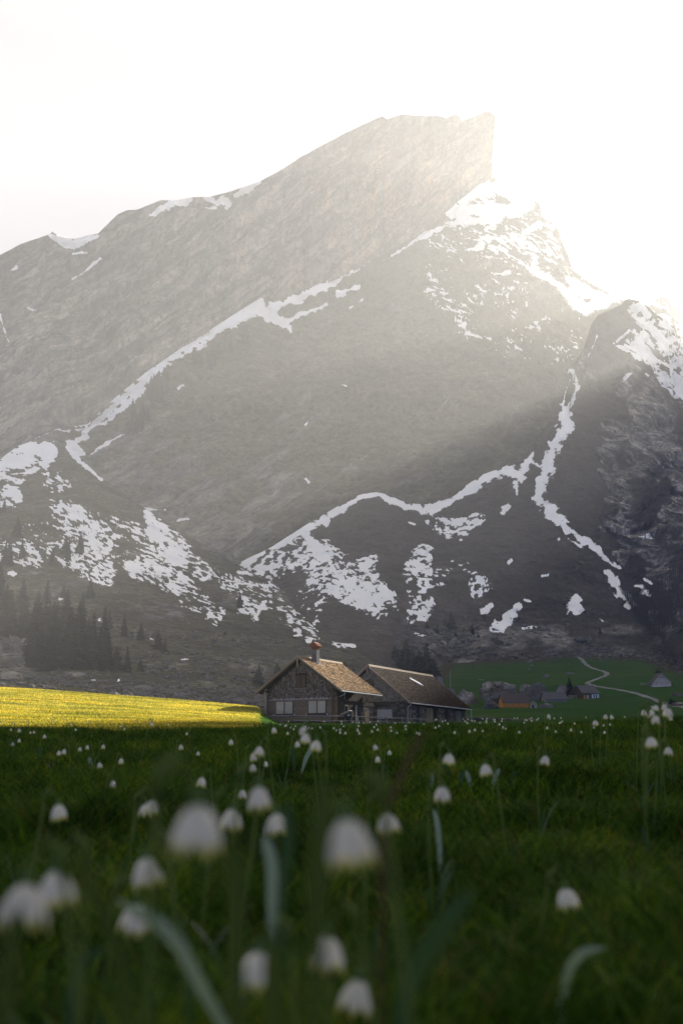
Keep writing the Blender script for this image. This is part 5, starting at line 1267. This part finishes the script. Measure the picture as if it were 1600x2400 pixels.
b = ground_hit(1590, 1634, 135); w = empty('dry_stone_wall', b, R(4), 'low dry stone wall at the right edge above the path', 'wall')
MB().box(-2.2, 4, -0.2, 0.35, -0.3, 0.75).build('core', M_MORTAR, w); stone_courses('stones', w, (-2.2, -0.2, 0), (1, 0, 0), (0, -1, 0), 6.2, 0.8, 66)
b = ground_hit(1055, 1620, 135); kk = b.y / FPX
r = empty('utility_pole', b, 0, 'thin pale utility pole standing in the meadow behind the barn', 'pole')
MB().tube([(0, 0, -0.5), (0, 0, 46 * kk)], [0.13, 0.09], 8).build('pole', M_PALEWALL, r); MB().box(-0.4, 0.4, -0.06, 0.06, 43 * kk, 43 * kk + 0.12).build('crossarm', M_PALEWALL, r)
MB().tube([(-40, 2, 31 * kk), (-20, 1, 29.5 * kk), (0, 0, 33 * kk)], 0.025, 5).build('wire', M_PALEWALL, r)
def bush(px, py, wpx, hpx, label):
    p = ground_hit(px, py, 135); k = p.y / FPX; rs = np.random.default_rng(int(px)); V = []; F = []
    for i in range(1400):
        d = rs.normal(size=3); d /= np.linalg.norm(d); q = d * rs.random() ** 0.4 * (0.8 + 0.35 * math.sin(d[0] * 5 + d[2] * 4)); q[2] = abs(q[2])
        c = q * np.array([wpx * k / 2, wpx * k / 2, hpx * k]); a = rs.normal(size=3) * 0.13; b = rs.normal(size=3) * 0.13
        n = len(V); V += [tuple(c - a), tuple(c + b), tuple(c + a), tuple(c - b)]; F.append((n, n + 1, n + 2, n + 3))
    r = empty('bush', p, 0, label, 'bush'); link('foliage', mesh_from('foliage', V, F), M_NEEDLE, r)
    MB().tube([(0, 0, -0.2), (0, 0, hpx * k * 0.6)], [0.1, 0.04], 6).build('stem', M_BARK, r)
bush(1574, 1651, 17, 11, 'round dark bush at the right edge just below the path')
bush(1541, 1578, 13, 6, 'dark bush half hidden behind the lone pinkish cabin')
# ------------------------------------------------------------------ grass of the near hill and of the golden field
def blades(name, X, Y, h, w, lean, mat, seed, segs=3, label=None, droop=0.5, zoff=-0.01):
    rs = np.random.default_rng(seed); n = len(X); Z = ground_z(X, Y) + zoff
    a = rs.random(n) * 6.283; dirx, diry = np.cos(a), np.sin(a)
    b = rs.random(n) * 6.283; sx, sy = np.cos(b), np.sin(b)
    V = np.zeros((n, 2 * segs + 1, 3)); 
    for k in range(segs + 1):
        f = k / segs; ln = lean * h * f ** 2; up = h * (f - droop * lean * f ** 3 * 0.5)
        cx = X + dirx * ln; cy = Y + diry * ln; cz = Z + up
        ww = w * (1 - f) ** 0.6 * 0.5
        if k < segs:
            V[:, 2 * k] = np.stack([cx - sx * ww, cy - sy * ww, cz], -1); V[:, 2 * k + 1] = np.stack([cx + sx * ww, cy + sy * ww, cz], -1)
        else: V[:, 2 * segs] = np.stack([cx, cy, cz], -1)
    T = []
    for k in range(segs - 1):
        i = 2 * k; T += [(i, i + 1, i + 3), (i, i + 3, i + 2)]
    i = 2 * (segs - 1); T.append((i, i + 1, i + 2))
    F = (np.arange(n) * (2 * segs + 1))[:, None, None] + np.array(T)[None]
    me = mesh_from(name, V.reshape(-1, 3), F.reshape(-1, 3), True)
    tone = rs.random(n); attr(me, 'tone', np.repeat(tone, 2 * segs + 1))
    return tag(link(name, me, mat), label, 'grass', None, 'stuff')
def grass_mat(name, stops, trans, tint, patch=(1, 1, 1)):
    t = NT(name); c = t.ramp(t.attr('tone'), stops)
    big = t.noise(t.coord('Object', patch), 2.0, 5, 0.68)
    c = t.mix(0.9, c, t.ramp(big, [(0.38, (0.28, 0.34, 0.3)), (0.52, (1.0, 1.0, 1.0)), (0.64, (2.1, 1.6, 1.2))]), 'MULTIPLY')
    t.color(c); t.bsdf.inputs['Roughness'].default_value = 0.55; t.bsdf.inputs['Specular IOR Level'].default_value = 0.03
    tr = t.new('ShaderNodeBsdfTranslucent'); t.l(t.mix(1.0, c, tint, 'MULTIPLY'), tr.inputs[0])
    mx = t.new('ShaderNodeMixShader'); mx.inputs[0].default_value = trans
    t.l(t.bsdf.outputs[0], mx.inputs[1]); t.l(tr.outputs[0], mx.inputs[2]); t.l(mx.outputs[0], t.out.inputs[0])
    return t.m
M_TURF = grass_mat('meadow_blades', [(0.0, (0.010, 0.030, 0.003)), (0.5, (0.042, 0.100, 0.009)), (0.9, (0.115, 0.185, 0.020)), (0.975, (0.12, 0.09, 0.022)), (1.0, (0.20, 0.14, 0.055))], 0.28, (1.3, 1.35, 0.5))
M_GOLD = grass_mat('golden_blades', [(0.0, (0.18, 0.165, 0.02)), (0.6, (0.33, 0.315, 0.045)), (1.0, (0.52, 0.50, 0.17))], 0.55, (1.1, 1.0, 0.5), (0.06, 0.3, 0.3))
def band(n, y0, y1, seed, over=1.25, power=1.0):
    rs = np.random.default_rng(seed); Y = y0 + (y1 - y0) * rs.random(n) ** power
    half = (Y * 0.345 + 0.25) * over
    return (rs.random(n) * 2 - 1) * half, Y
def clumped(X, Y, seed, size=0.35, keep=0.62):
    k = fbm(np.stack([X / size, Y / size, X * 0], -1), 3, seed); return k > (1 - keep) * 0.5 + 0.22
X, Y = band(46000, 0.18, 3.2, 601, 1.3, 0.8)
rs = np.random.default_rng(602); pat = fbm(np.stack([X / 0.5, Y / 0.5, X * 0], -1), 3, 603)
blades('meadow_grass', X, Y, (0.045 + 0.085 * rs.random(len(X))) * (0.35 + 2.8 * np.clip(pat - 0.28, 0, 1)), 0.003 + 0.003 * rs.random(len(X)), 0.4 + 0.9 * rs.random(len(X)), M_TURF, 604, 3, 'dark short grass of the near hillside under the blurred flowers')
X, Y = band(95000, 3.0, 10, 605, 1.2)
pat = fbm(np.stack([X / 0.8, Y / 0.8, X * 0], -1), 3, 606); rs = np.random.default_rng(607)
blades('meadow_grass', X, Y, (0.045 + 0.095 * rs.random(len(X))) * (0.35 + 2.6 * np.clip(pat - 0.28, 0, 1)), 0.005 + 0.005 * rs.random(len(X)), 0.4 + 0.9 * rs.random(len(X)), M_TURF, 608, 2, 'green grass in the middle of the hillside')
X, Y = band(130000, 9.5, 26, 609, 1.2)
pat = fbm(np.stack([X / 1.3, Y / 1.3, X * 0], -1), 3, 610); rs = np.random.default_rng(611)
blades('meadow_grass', X, Y, (0.05 + 0.09 * rs.random(len(X))) * (0.4 + 2.4 * np.clip(pat - 0.28, 0, 1)), 0.009 + 0.008 * rs.random(len(X)), 0.35 + 0.8 * rs.random(len(X)), M_TURF, 612, 2, 'green grass along the crest of the hillside')
# tall tufts that fringe the crest on the left
rs = np.random.default_rng(613); n = 2600
c = rs.uniform(-7.5, 2, 90); cy_ = rs.uniform(15, 20, 90); pick = rs.integers(0, 90, n)
blades('crest_tufts', c[pick] + rs.normal(0, 0.08, n), cy_[pick] + rs.normal(0, 0.1, n), 0.09 + 0.22 * rs.random(n) * rs.random(n), 0.010 + 0.005 * rs.random(n), 0.3 + 0.7 * rs.random(n), M_TURF, 614, 3, 'taller dark grass tufts fringing the crest against the golden field')
# denser, taller tufts scattered over the turf
rs = np.random.default_rng(631); nt, per = 900, 26
ty = 1.1 + 15 * rs.random(nt) ** 1.5; tx = (rs.random(nt) * 2 - 1) * (ty * 0.345 + 0.25) * 1.15; pick = np.repeat(np.arange(nt), per); n = nt * per; th = (0.05 + 0.07 * rs.random(nt))[pick]; sp = (0.015 + 0.03 * rs.random(nt))[pick]
blades('turf_tufts', tx[pick] + rs.normal(0, 1, n) * sp, ty[pick] + rs.normal(0, 1, n) * sp, th * (0.6 + 0.6 * rs.random(n)), 0.0035 + 0.0004 * ty[pick] + 0.002 * rs.random(n), 0.5 + 0.9 * rs.random(n), M_TURF, 632, 3, 'thicker green tufts scattered over the hillside turf')
# golden field between the crest and the slope
rs = np.random.default_rng(615); n = 190000
Yg = rs.uniform(46, 126, n); px = rs.uniform(-120, 720, n); Xg = (px - CX) / FPX * Yg * 0.98
keep = px < 612 - 22 * rs.random(n)
Xg, Yg = Xg[keep], Yg[keep]; n = len(Xg)
# keep the blades out of the chalet
lx = (Xg - CH_O.x) * math.cos(-ROT) - (Yg - CH_O.y) * math.sin(-ROT); ly = (Xg - CH_O.x) * math.sin(-ROT) + (Yg - CH_O.y) * math.cos(-ROT)
keep = ~((lx > -5.2) & (lx < 5.5) & (ly > -1.2) & (ly < 10)); Xg, Yg = Xg[keep], Yg[keep]; n = len(Xg)
pat = fbm(np.stack([Xg / 6, Yg / 2.5, Xg * 0], -1), 3, 616)
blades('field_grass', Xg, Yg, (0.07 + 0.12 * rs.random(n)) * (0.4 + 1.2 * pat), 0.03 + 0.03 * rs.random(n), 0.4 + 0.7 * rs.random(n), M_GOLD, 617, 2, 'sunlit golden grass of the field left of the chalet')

# ------------------------------------------------------------------ spring snowflakes
def petal_mat():
    t = NT('white_tepal'); f = t.attr('tip')
    c = t.ramp(f, [(0.0, (0.62, 0.66, 0.50)), (0.16, (0.90, 0.87, 0.80)), (0.72, (0.92, 0.88, 0.81)), (0.83, (0.66, 0.62, 0.20)), (0.96, (0.50, 0.50, 0.10)), (1.0, (0.72, 0.70, 0.55))])
    v = t.noise(t.coord('Object', (60, 60, 8)), 12, 3, 0.5); c = t.mix(0.25, c, t.ramp(v, [(0.3, 0.8), (0.7, 1.1)]), 'MULTIPLY')
    t.color(c); t.bsdf.inputs['Roughness'].default_value = 0.55
    tr = t.new('ShaderNodeBsdfTranslucent'); t.l(c, tr.inputs[0]); mx = t.new('ShaderNodeMixShader'); mx.inputs[0].default_value = 0.68
    t.l(t.bsdf.outputs[0], mx.inputs[1]); t.l(tr.outputs[0], mx.inputs[2]); t.l(mx.outputs[0], t.out.inputs[0])
    return t.m
M_PETAL = petal_mat()
M_STEM = leaf_mat('flower_stem', (0.14, 0.19, 0.035), (0.23, 0.28, 0.07), 0.4, 0.45)
M_LEAF = leaf_mat('strap_leaf', (0.035, 0.075, 0.028), (0.075, 0.13, 0.055), 0.35, 0.35)
M_OVARY = leaf_mat('ovary', (0.08, 0.15, 0.03), (0.12, 0.20, 0.05), 0.2, 0.4)
def tepal_rows(nr=8):
    prof = [(0.0, 0.07, 0.04), (0.10, 0.19, 0.13), (0.28, 0.32, 0.22), (0.5, 0.40, 0.275), (0.72, 0.445, 0.275), (0.9, 0.455, 0.19), (1.02, 0.45, 0.095), (1.10, 0.44, 0.012)]
    return prof                                            # (down, radius, half width) in blossom heights
def tepal_mesh(name='tepal', nc=5, sl=0.0):
    V, T = [], []; prof = tepal_rows()
    for (d, r, hw) in prof:
        for c in range(nc):
            s = c / (nc - 1) * 2 - 1; ang = s * hw / max(r, 0.12) * 0.9
            rr = r * (1 - 0.05 * s * s) + 0.02 * math.cos(s * 3.0) * d
            V.append((rr * math.cos(ang), rr * math.sin(ang), -d - 0.03 * s * s * (d > 0.8))); T.append(d / 1.1)
    F = [(i * nc + c, i * nc + c + 1, (i + 1) * nc + c + 1, (i + 1) * nc + c) for i in range(len(prof) - 1) for c in range(nc - 1)]
    me = mesh_from(name, V, F, True); attr(me, 'tip', T); me.materials.append(M_PETAL); return me
TEPAL = tepal_mesh()
def bell_mesh():                                          # six tepals in one mesh for blossoms too small to part
    V, T, F = [], [], []; n = 0; base = np.array([v.co[:] for v in TEPAL.vertices]); fs = np.array([list(p.vertices) for p in TEPAL.polygons]); tp = [a.value for a in TEPAL.attributes['tip'].data]
    for k in range(6):
        a = k * math.pi / 3; c, s = math.cos(a), math.sin(a); q = base * (1.0 if k % 2 else 0.965)
        V.append(np.c_[q[:, 0] * c - q[:, 1] * s, q[:, 0] * s + q[:, 1] * c, q[:, 2]]); F.append(fs + n); T += tp; n += len(base)
    me = mesh_from('blossom', np.concatenate(V), np.concatenate(F), True); attr(me, 'tip', T); me.materials.append(M_PETAL); return me
BELL = bell_mesh()
OVARY = mesh_from('ovary', ICO2[0] * np.array([0.17, 0.17, 0.20]), ICO2[1], True); OVARY.materials.append(M_OVARY)
def strap_leaf(parent, L, w, az, arch, seed=0, mat=None, name='leaf', z0=0.0, off=(0, 0)):
    V = []; n = 9; ca, sa = math.cos(az), math.sin(az)
    for i in range(n):
        f = i / (n - 1); r = L * (0.10 * f + arch * f * f * 0.75); z = L * (f - 0.42 * arch * f ** 2.4) + z0
        ww = w * 0.5 * (0.55 + 0.9 * f) * (1 - max(0, (f - 0.72) / 0.28) ** 2) * 0.9 + 0.0004
        x, y = ca * r + off[0], sa * r + off[1]
        V += [(x - sa * ww, y + ca * ww, z + ww * 0.35), (x, y, z), (x + sa * ww, y - ca * ww, z + ww * 0.35)]
    F = []
    for i in range(n - 1):
        for c in range(2): a = i * 3 + c; F.append((a, a + 1, a + 4, a + 3))
    return link(name, mesh_from(name, V, F, True), mat or M_LEAF, parent)
def snowflake(px, py, wpx, label, group=None, side=1, near=False, tilt=0.15, leaves=2, depth=None, twin=None, stem_w=None):
    """one flowering stem; px, py is the middle of the hanging bell and wpx its width in photo pixels"""
    size = 0.0235                                          # a bell is 2.35 cm wide and a little taller
    Y = depth or size * FPX / wpx
    c = at(px, py, Y); g = gz(c.x - side * 0.01, Y); H = size / 0.94
    wpx_real = wpx
    root = Vector((c.x - side * (0.012 + 0.05 * random.random()), Y + random.uniform(-0.02, 0.03), 0)); root.z = gz(root.x, root.y)
    r = empty('snowflake_flower', root, 0, label, 'flower', group)
    L = lambda q: Vector(q) - root
    top = Vector((c.x, Y, c.z + H * 0.5)); ov = top + Vector((0, 0, H * 0.15)); apex = ov + Vector((-side * 0.012, 0, 0.016)); sh = ov + Vector((-side * 0.021, 0, 0.002))
    hh = max(sh.z - root.z, 0.03); mid = Vector((root.x + (sh.x - root.x) * 0.65 - side * 0.004, root.y + (Y - root.y) * 0.6, root.z + hh * 0.55))
    low = Vector((root.x + (sh.x - root.x) * 0.2, root.y, root.z + hh * 0.2))
    sw = stem_w or 0.0017
    MB().tube([L(root - Vector((0, 0, 0.01))), L(low), L(mid), L(sh)], [sw * 1.25, sw * 1.2, sw * 1.1, sw], 7).build('stem', M_STEM, r, True)
    MB().tube([L(sh), L(sh + Vector((side * 0.004, 0, 0.010))), L(apex), L(ov + Vector((-side * 0.003, 0, 0.010))), L(ov)], [sw * 0.9, sw * 0.75, sw * 0.6, sw * 0.55, sw * 0.6], 6).build('stalk', M_STEM, r, True)
    MB().tube([L(sh - Vector((0, 0, 0.004))), L(sh + Vector((side * 0.002, 0, 0.012))), L(apex + Vector((side * 0.004, 0, 0.008)))], [sw * 1.5, sw * 1.9, sw * 0.3], 7).build('spathe', M_STEM, r, True)
    o = link('ovary', OVARY, None, r); o.location = L(ov); o.scale = (H, H, H); o.rotation_euler = (tilt * random.uniform(-1, 1), -side * tilt, random.random() * 3)
    if near:
        for k in range(6):
            t = link('tepal', TEPAL, None, o); t.rotation_euler = (0, random.uniform(-0.16, 0.02) - (0.06 if k % 2 else 0), k * math.pi / 3 + random.uniform(-0.06, 0.06)); t.location = (0, 0, -0.12); s = (1.0 if k % 2 else 0.965) * random.uniform(0.97, 1.03); t.scale = (s, s, s)
    else:
        t = link('blossom', BELL, None, o); t.location = (0, 0, -0.12); t.rotation_euler = (0, 0, random.random() * 3)
    for k in range(leaves):
        strap_leaf(r, random.uniform(0.35, 0.75) * min(hh, 0.22), random.uniform(0.005, 0.008), random.random() * 6.28, random.uniform(0.1, 0.6))
    return r

NEAR = [  # px, py, width px, side the stem is on, label
    (462, 1948, 104, 1, 'largest soft white bell, left of centre'), (545, 1922, 44, 1, 'small bell half hidden behind the right edge of the largest one'),
    (808, 1978, 100, -1, 'very large blurred bell at the centre under a thick pale green stem tip'), (58, 2128, 92, -1, 'big blurred bell touching the left edge, front one of a pair'), (128, 2086, 76, -1, 'blurred bell at the left edge, upper right one of a pair'),
    (336, 2046, 60, -1, 'blurred upright bell in the lower left with a pale stem to its right'), (322, 2156, 60, 1, 'blurred bell beside the arched bright leaf at lower left'), (610, 2278, 74, -1, 'long blurred bell near the bottom with a broad stem tip above it'),
    (770, 2238, 70, -1, 'yellowish blurred bell near the bottom centre'), (842, 2338, 66, 1, 'bell cut by the bottom edge right of centre'), (1325, 2108, 42, 1, 'lone bell in the dark grass at lower right'), (1510, 2328, 46, 1, 'lone small bell in the bottom right corner'),
    (604, 1872, 50, 1, 'round bell just right of a tiny one above the largest blossom'), (645, 1934, 46, 1, 'bell between the two biggest blossoms with two grey leaves under it'), (903, 1931, 44, 1, 'bell right of the large central blossom'), (135, 1905, 34, 1, 'bell hanging alone at the left with a curved stem'),
    (340, 1900, 26, 1, 'left one of two touching bells left of the largest'), (358, 1893, 30, 1, 'right one of two touching bells left of the largest'), (1036, 1863, 33, 1, 'bell above a straight leaf right of centre'), (569, 1862, 18, 1, 'tiny bell left of the round one'), (474, 1834, 20, -1, 'small bell above the largest blossom with its stem on the right'),
    (1279, 1783, 20, 1, 'lone bell in open grass on the right with stem hooking left'), (1136, 1806, 25, -1, 'leaning bell with stem hooking right, right of centre'), (1053, 1780, 24, 1, 'bell beside a bright leaf below the barn'), (1525, 1741, 23, 1, 'larger of two bells near the right edge'), (1566, 1761, 18, 1, 'smaller of two bells near the right edge'),
    (743, 1749, 23, -1, 'right bell of the cluster below the chalet'), (718, 1732, 22, -1, 'upper right bell of the cluster below the chalet'), (709, 1714, 19, -1, 'topmost bell of the cluster below the chalet'), (696, 1745, 13, 1, 'smallest bell of the cluster below the chalet'),
    (609, 1762, 21, -1, 'topmost of four bells below the chalet corner'), (592, 1775, 17, 1, 'left of four bells below the chalet corner'), (622, 1791, 12, 1, 'smallest of four bells below the chalet corner'), (592, 1801, 17, -1, 'lowest of four bells below the chalet corner'), (541, 1740, 12, -1, 'bell with a long stem hooking right, below the stone heap'),
    (885, 1780, 13, 1, 'lowest of a trio below the barn gable'), (878, 1752, 12, -1, 'topmost of a trio below the barn gable'), (912, 1764, 10, 1, 'right one of a trio below the barn gable'), (424, 1751, 11, 1, 'bell standing alone under the golden field, its stem straight below'), (465, 1766, 9, 1, 'small bell right of the one under the golden field'),
    (285, 1784, 12, 1, 'bell in the dark grass left, level with the trio'), (233, 1794, 12, 1, 'bell beside two bright leaf tips at the left'), (265, 1838, 15, 1, 'lowest small bell on the left hillside'), (243, 1750, 9, 1, 'tiny bell at the left right of a loose row'), (139, 1765, 10, 1, 'left bell of a pair on the left hillside'), (152, 1762, 11, -1, 'right bell of a pair on the left hillside'),
    (188, 1756, 9, 1, 'left bell of a tiny pair near the left crest'), (206, 1752, 9, -1, 'right bell of a tiny pair near the left crest'), (46, 1736, 8, 1, 'tiny bell at the far left below the crest'), (30, 1744, 8, 1, 'lowest tiny bell at the far left'), (105, 1726, 8, 1, 'tiny upright bell alone on the left crest'), (45, 1712, 8, 1, 'highest tiny bell at the far left'),
    (641, 1712, 13, 1, 'bell on a dark stem against the foot of the chalet'), (357, 1697, 8, 1, 'tiny bell on the crest below the golden field')]
for k, (px, py, w, sd, lab) in enumerate(NEAR):
    size = 0.0235; Y = size * FPX / w
    snowflake(px, py, w, lab, 'spring snowflakes with places of their own', sd, w > 17, 0.12, 3 if w < 60 else 2, None)
# the many small ones along the crest
rs = np.random.default_rng(701)
def strew(n, x0, x1, ytop, ybot, wmin, wmax, label, group):
    for k in range(n):
        px = rs.uniform(x0, x1); f = rs.random() ** 1.6; py = ytop(px) + (ybot - ytop(px)) * f
        w = wmin + (wmax - wmin) * f * rs.uniform(0.7, 1.2)
        snowflake(px, py, w, label, group, 1 if rs.random() < 0.5 else -1, False, 0.2, 1 if rs.random() < 0.5 else 2)
strew(50, 650, 1010, lambda x: 1690, 1722, 3.4, 6.5, 'tiny snowflake flower in the grass right in front of the chalet and barn', 'tiny snowflakes before the buildings')
strew(60, 1010, 1470, lambda x: 1686 - (x - 1000) * 0.012, 1718, 3.6, 6.5, 'tiny snowflake flower along the crest below the green meadow', 'tiny snowflakes along the right crest')
strew(16, 0, 560, lambda x: 1690, 1720, 3.8, 6, 'tiny snowflake flower scattered along the left crest', 'tiny snowflakes along the left crest')
for k, (px, py, w, lab) in enumerate([(1508, 1671, 13, 'leftmost flower of the tall clump at the right edge'), (1526, 1661, 12, 'flower in the middle of the tall clump at the right edge'), (1523, 1672, 15, 'full flower low in the tall clump at the right edge'), (1537, 1660, 13, 'flower with a hooked stem topping the clump at the right'), (1557, 1658, 14, 'flower with stem hooking left at the right of the clump'),
                                      (1566, 1671, 20, 'largest flower right of the tall clump'), (1536, 1687, 19, 'open flower just below the tall clump'), (1566, 1678, 9, 'tiny flower under the largest one right of the clump'), (1570, 1684, 9, 'lowest tiny flower at the right edge of the clump'), (1518, 1678, 9, 'small bud low in the tall clump'),
                                      (1419, 1680, 10, 'taller flower left of the right-hand clump with hooked stem'), (1431, 1681, 9, 'its slightly smaller neighbour left of the right-hand clump'), (1284, 1679, 9, 'flower rising above the crest left of the far cabin'), (1394, 1695, 12, 'bright flower on the crest below the dark-roofed cabin')]):
    snowflake(px, py, w, lab, 'snowflakes of the right-hand clump', -1 if k in (3,) else 1, True, 0.15, 3, rs.uniform(4.6, 5.6) if w > 8 else None) if False else snowflake(px, py, w, lab, 'snowflakes of the right-hand clump', -1 if k in (3,) else 1, w > 11, 0.15, 3)

# large blurred leaves and stalks close to the lens
def leaf_plant(pix, depth, w, label, mat=None, name='strap_leaf_plant'):
    pts = [at(px, py, depth + dd) for px, py, dd in pix]
    foot = pts[0] + (pts[0] - pts[1]) * 0.25; foot.z = gz(foot.x, foot.y) - 0.005
    if foot.z < pts[0].z - 0.01: pts = [foot, foot.lerp(pts[0], 0.5)] + pts
    base = pts[0].copy()
    r = empty(name, base, 0, label, 'leaf')
    V = []; n = len(pts)
    dense = []
    for i in range(n - 1):
        for k in range(5): dense.append(pts[i].lerp(pts[i + 1], k / 5))
    dense.append(pts[-1])
    for _ in range(3): dense = [dense[0]] + [(dense[i - 1] + dense[i] * 2 + dense[i + 1]) / 4 for i in range(1, len(dense) - 1)] + [dense[-1]]
    for i, p in enumerate(dense):
        f = i / (len(dense) - 1); d = (dense[min(i + 1, len(dense) - 1)] - dense[max(i - 1, 0)]).normalized(); s = d.cross(Vector((0.15, 1, 0.2))).normalized()
        ww = w / 2 * min(1.0, 0.30 + 1.6 * f) * (0.85 + 0.3 * f) * (1 - max(0, (f - 0.7) / 0.3) ** 2) + 0.0003
        for q in (-1, 0, 1): V.append(tuple(p - base + s * ww * q + Vector((0, -0.0015 if q == 0 else 0, 0))))
    F = []
    for i in range(len(dense) - 1):
        for c in range(2): a = i * 3 + c; F.append((a, a + 1, a + 4, a + 3))
    link('leaf', mesh_from('leaf', V, F, True), mat or M_LEAF, r)
    return r
M_PALELEAF = leaf_mat('pale_leaf_back', (0.22, 0.29, 0.20), (0.36, 0.42, 0.33), 0.3, 0.3)
M_DIMSTEM = leaf_mat('dim_stem', (0.05, 0.078, 0.016), (0.095, 0.125, 0.03), 0.4, 0.45)
M_DRY = leaf_mat('dry_stalk', (0.085, 0.055, 0.032), (0.13, 0.085, 0.05), 0.4, 0.6)
leaf_plant([(560, 2460, 0.05), (480, 2330, 0.02), (420, 2210, 0), (360, 2150, 0), (318, 2140, 0.02), (270, 2105, 0.06)], 0.72, 0.009, 'arched bright blurred leaf curving down to the bottom at lower left', M_PALELEAF)
leaf_plant([(940, 2330, 0.02), (1010, 2210, 0.0), (1060, 2140, -0.01), (1115, 2082, -0.01)], 0.70, 0.012, 'broad blurred grey-green leaf slanting up right of the bottom centre')
leaf_plant([(1312, 2380, 0.05), (1330, 2270, 0.02), (1365, 2228, 0), (1418, 2222, 0)], 1.0, 0.008, 'small arched leaf with bright back at the lower right', M_PALELEAF)
leaf_plant([(165, 2340, 0), (180, 2280, 0), (205, 2240, 0), (250, 2226, 0)], 0.9, 0.009, 'dim arched leaf near the bottom left')
leaf_plant([(300, 2300, 0), (255, 2180, 0), (215, 2080, 0), (180, 2010, 0)], 0.5, 0.0065, 'thick blurred yellow-green stem leaning left at lower left', M_DIMSTEM)
leaf_plant([(740, 2120, 0), (752, 1990, 0), (762, 1850, 0), (770, 1822, 0)], 0.42, 0.007, 'pale green blurred spathe tip above the central bell', M_DIMSTEM)
leaf_plant([(560, 2180, 0), (556, 2090, 0), (548, 2010, 0), (540, 1960, 0)], 0.55, 0.008, 'dim yellow-green blurred leaf below the largest bell', M_DIMSTEM)
leaf_plant([(645, 2500, 0), (640, 2330, 0), (640, 2240, 0), (636, 2170, 0)], 0.6, 0.009, 'broad green blurred leaf beside the long bell at the bottom', M_DIMSTEM)
leaf_plant([(10, 2420, 0), (20, 2280, 0), (30, 2190, 0), (48, 2110, 0)], 0.45, 0.0065, 'blurred yellow-green stem at the left edge', M_DIMSTEM)
leaf_plant([(660, 2060, 0), (680, 1980, 0), (672, 1900, 0), (668, 1880, 0)], 0.8, 0.007, 'straight grey leaf right of the bell between the two biggest')
leaf_plant([(640, 2030, 0), (628, 1985, 0), (618, 1958, 0)], 0.95, 0.010, 'short bright leaf under the bell between the two biggest', M_PALELEAF)
leaf_plant([(895, 1920, 0), (925, 1850, 0), (960, 1770, 0), (985, 1725, 0), (1010, 1720, 0)], 0.75, 0.0032, 'brown blurred dry stalk leaning right before the barn', M_DRY, 'dry_stalk')
leaf_plant([(1030, 1990, 0), (1024, 1925, 0), (1014, 1893, 0)], 2.2, 0.010, 'short bright leaf under the bell right of centre', M_PALELEAF)
for k, (px, py, dx, L, dep, lab) in enumerate([(690, 1800, -6, 55, 2.3, 'upright dark leaf in the tuft below the chalet cluster'), (705, 1805, 30, 60, 2.2, 'leaf of the chalet tuft leaning right'), (1075, 1850, 10, 45, 2.0, 'upright bright leaf left of the leaning bell'), (1105, 1850, -14, 45, 2.0, 'bright leaf leaning left by the leaning bell'), (1060, 1835, -30, 60, 2.2, 'long leaf leaning left below the bell by the barn'), (1150, 1850, 20, 50, 2.2, 'dark leaf below the leaning bell'), (1195, 1845, 12, 40, 2.3, 'pale leaf right of the leaning bell'), (215, 1800, -6, 26, 4.2, 'pale leaf tip on the left hillside'), (100, 1790, -10, 40, 3.4, 'upright leaf at the far left of the hillside'), (1010, 1850, 2, 40, 1.9, 'bright leaf left of the bell by the barn')]):
    ds = np.linspace(1.2, 9, 300); gp = at_np(np.full(300, float(px)), np.full(300, py + 12.0), ds); dep = float(ds[int(np.argmin(np.abs(gp[:, 2] - ground_z(gp[:, 0], ds))))])
    leaf_plant([(px, py + 12, 0), (px + dx * 0.4, py - L * 0.5, 0), (px + dx, py - L, 0)], dep, 0.0065 * dep / 1.6, lab, M_PALELEAF if k % 2 else None)
# ------------------------------------------------------------------ the valley haze, a closed box of even air
def build_haze():
    hb = MB().box(-1500, 2600, -70, 2040, -3, 1270)
    t = NT('valley_haze'); t.n.remove(t.bsdf)
    pv = t.new('ShaderNodeVolumePrincipled')
    pv.inputs['Color'].default_value = (0.97, 0.965, 0.95, 1)
    pv.inputs['Density'].default_value = HAZE_DENSITY
    pv.inputs['Anisotropy'].default_value = HAZE_G
    t.l(pv.outputs[0], t.out.inputs['Volume'])
    tag(hb.build('haze', t.m), kind='stuff')
build_haze()
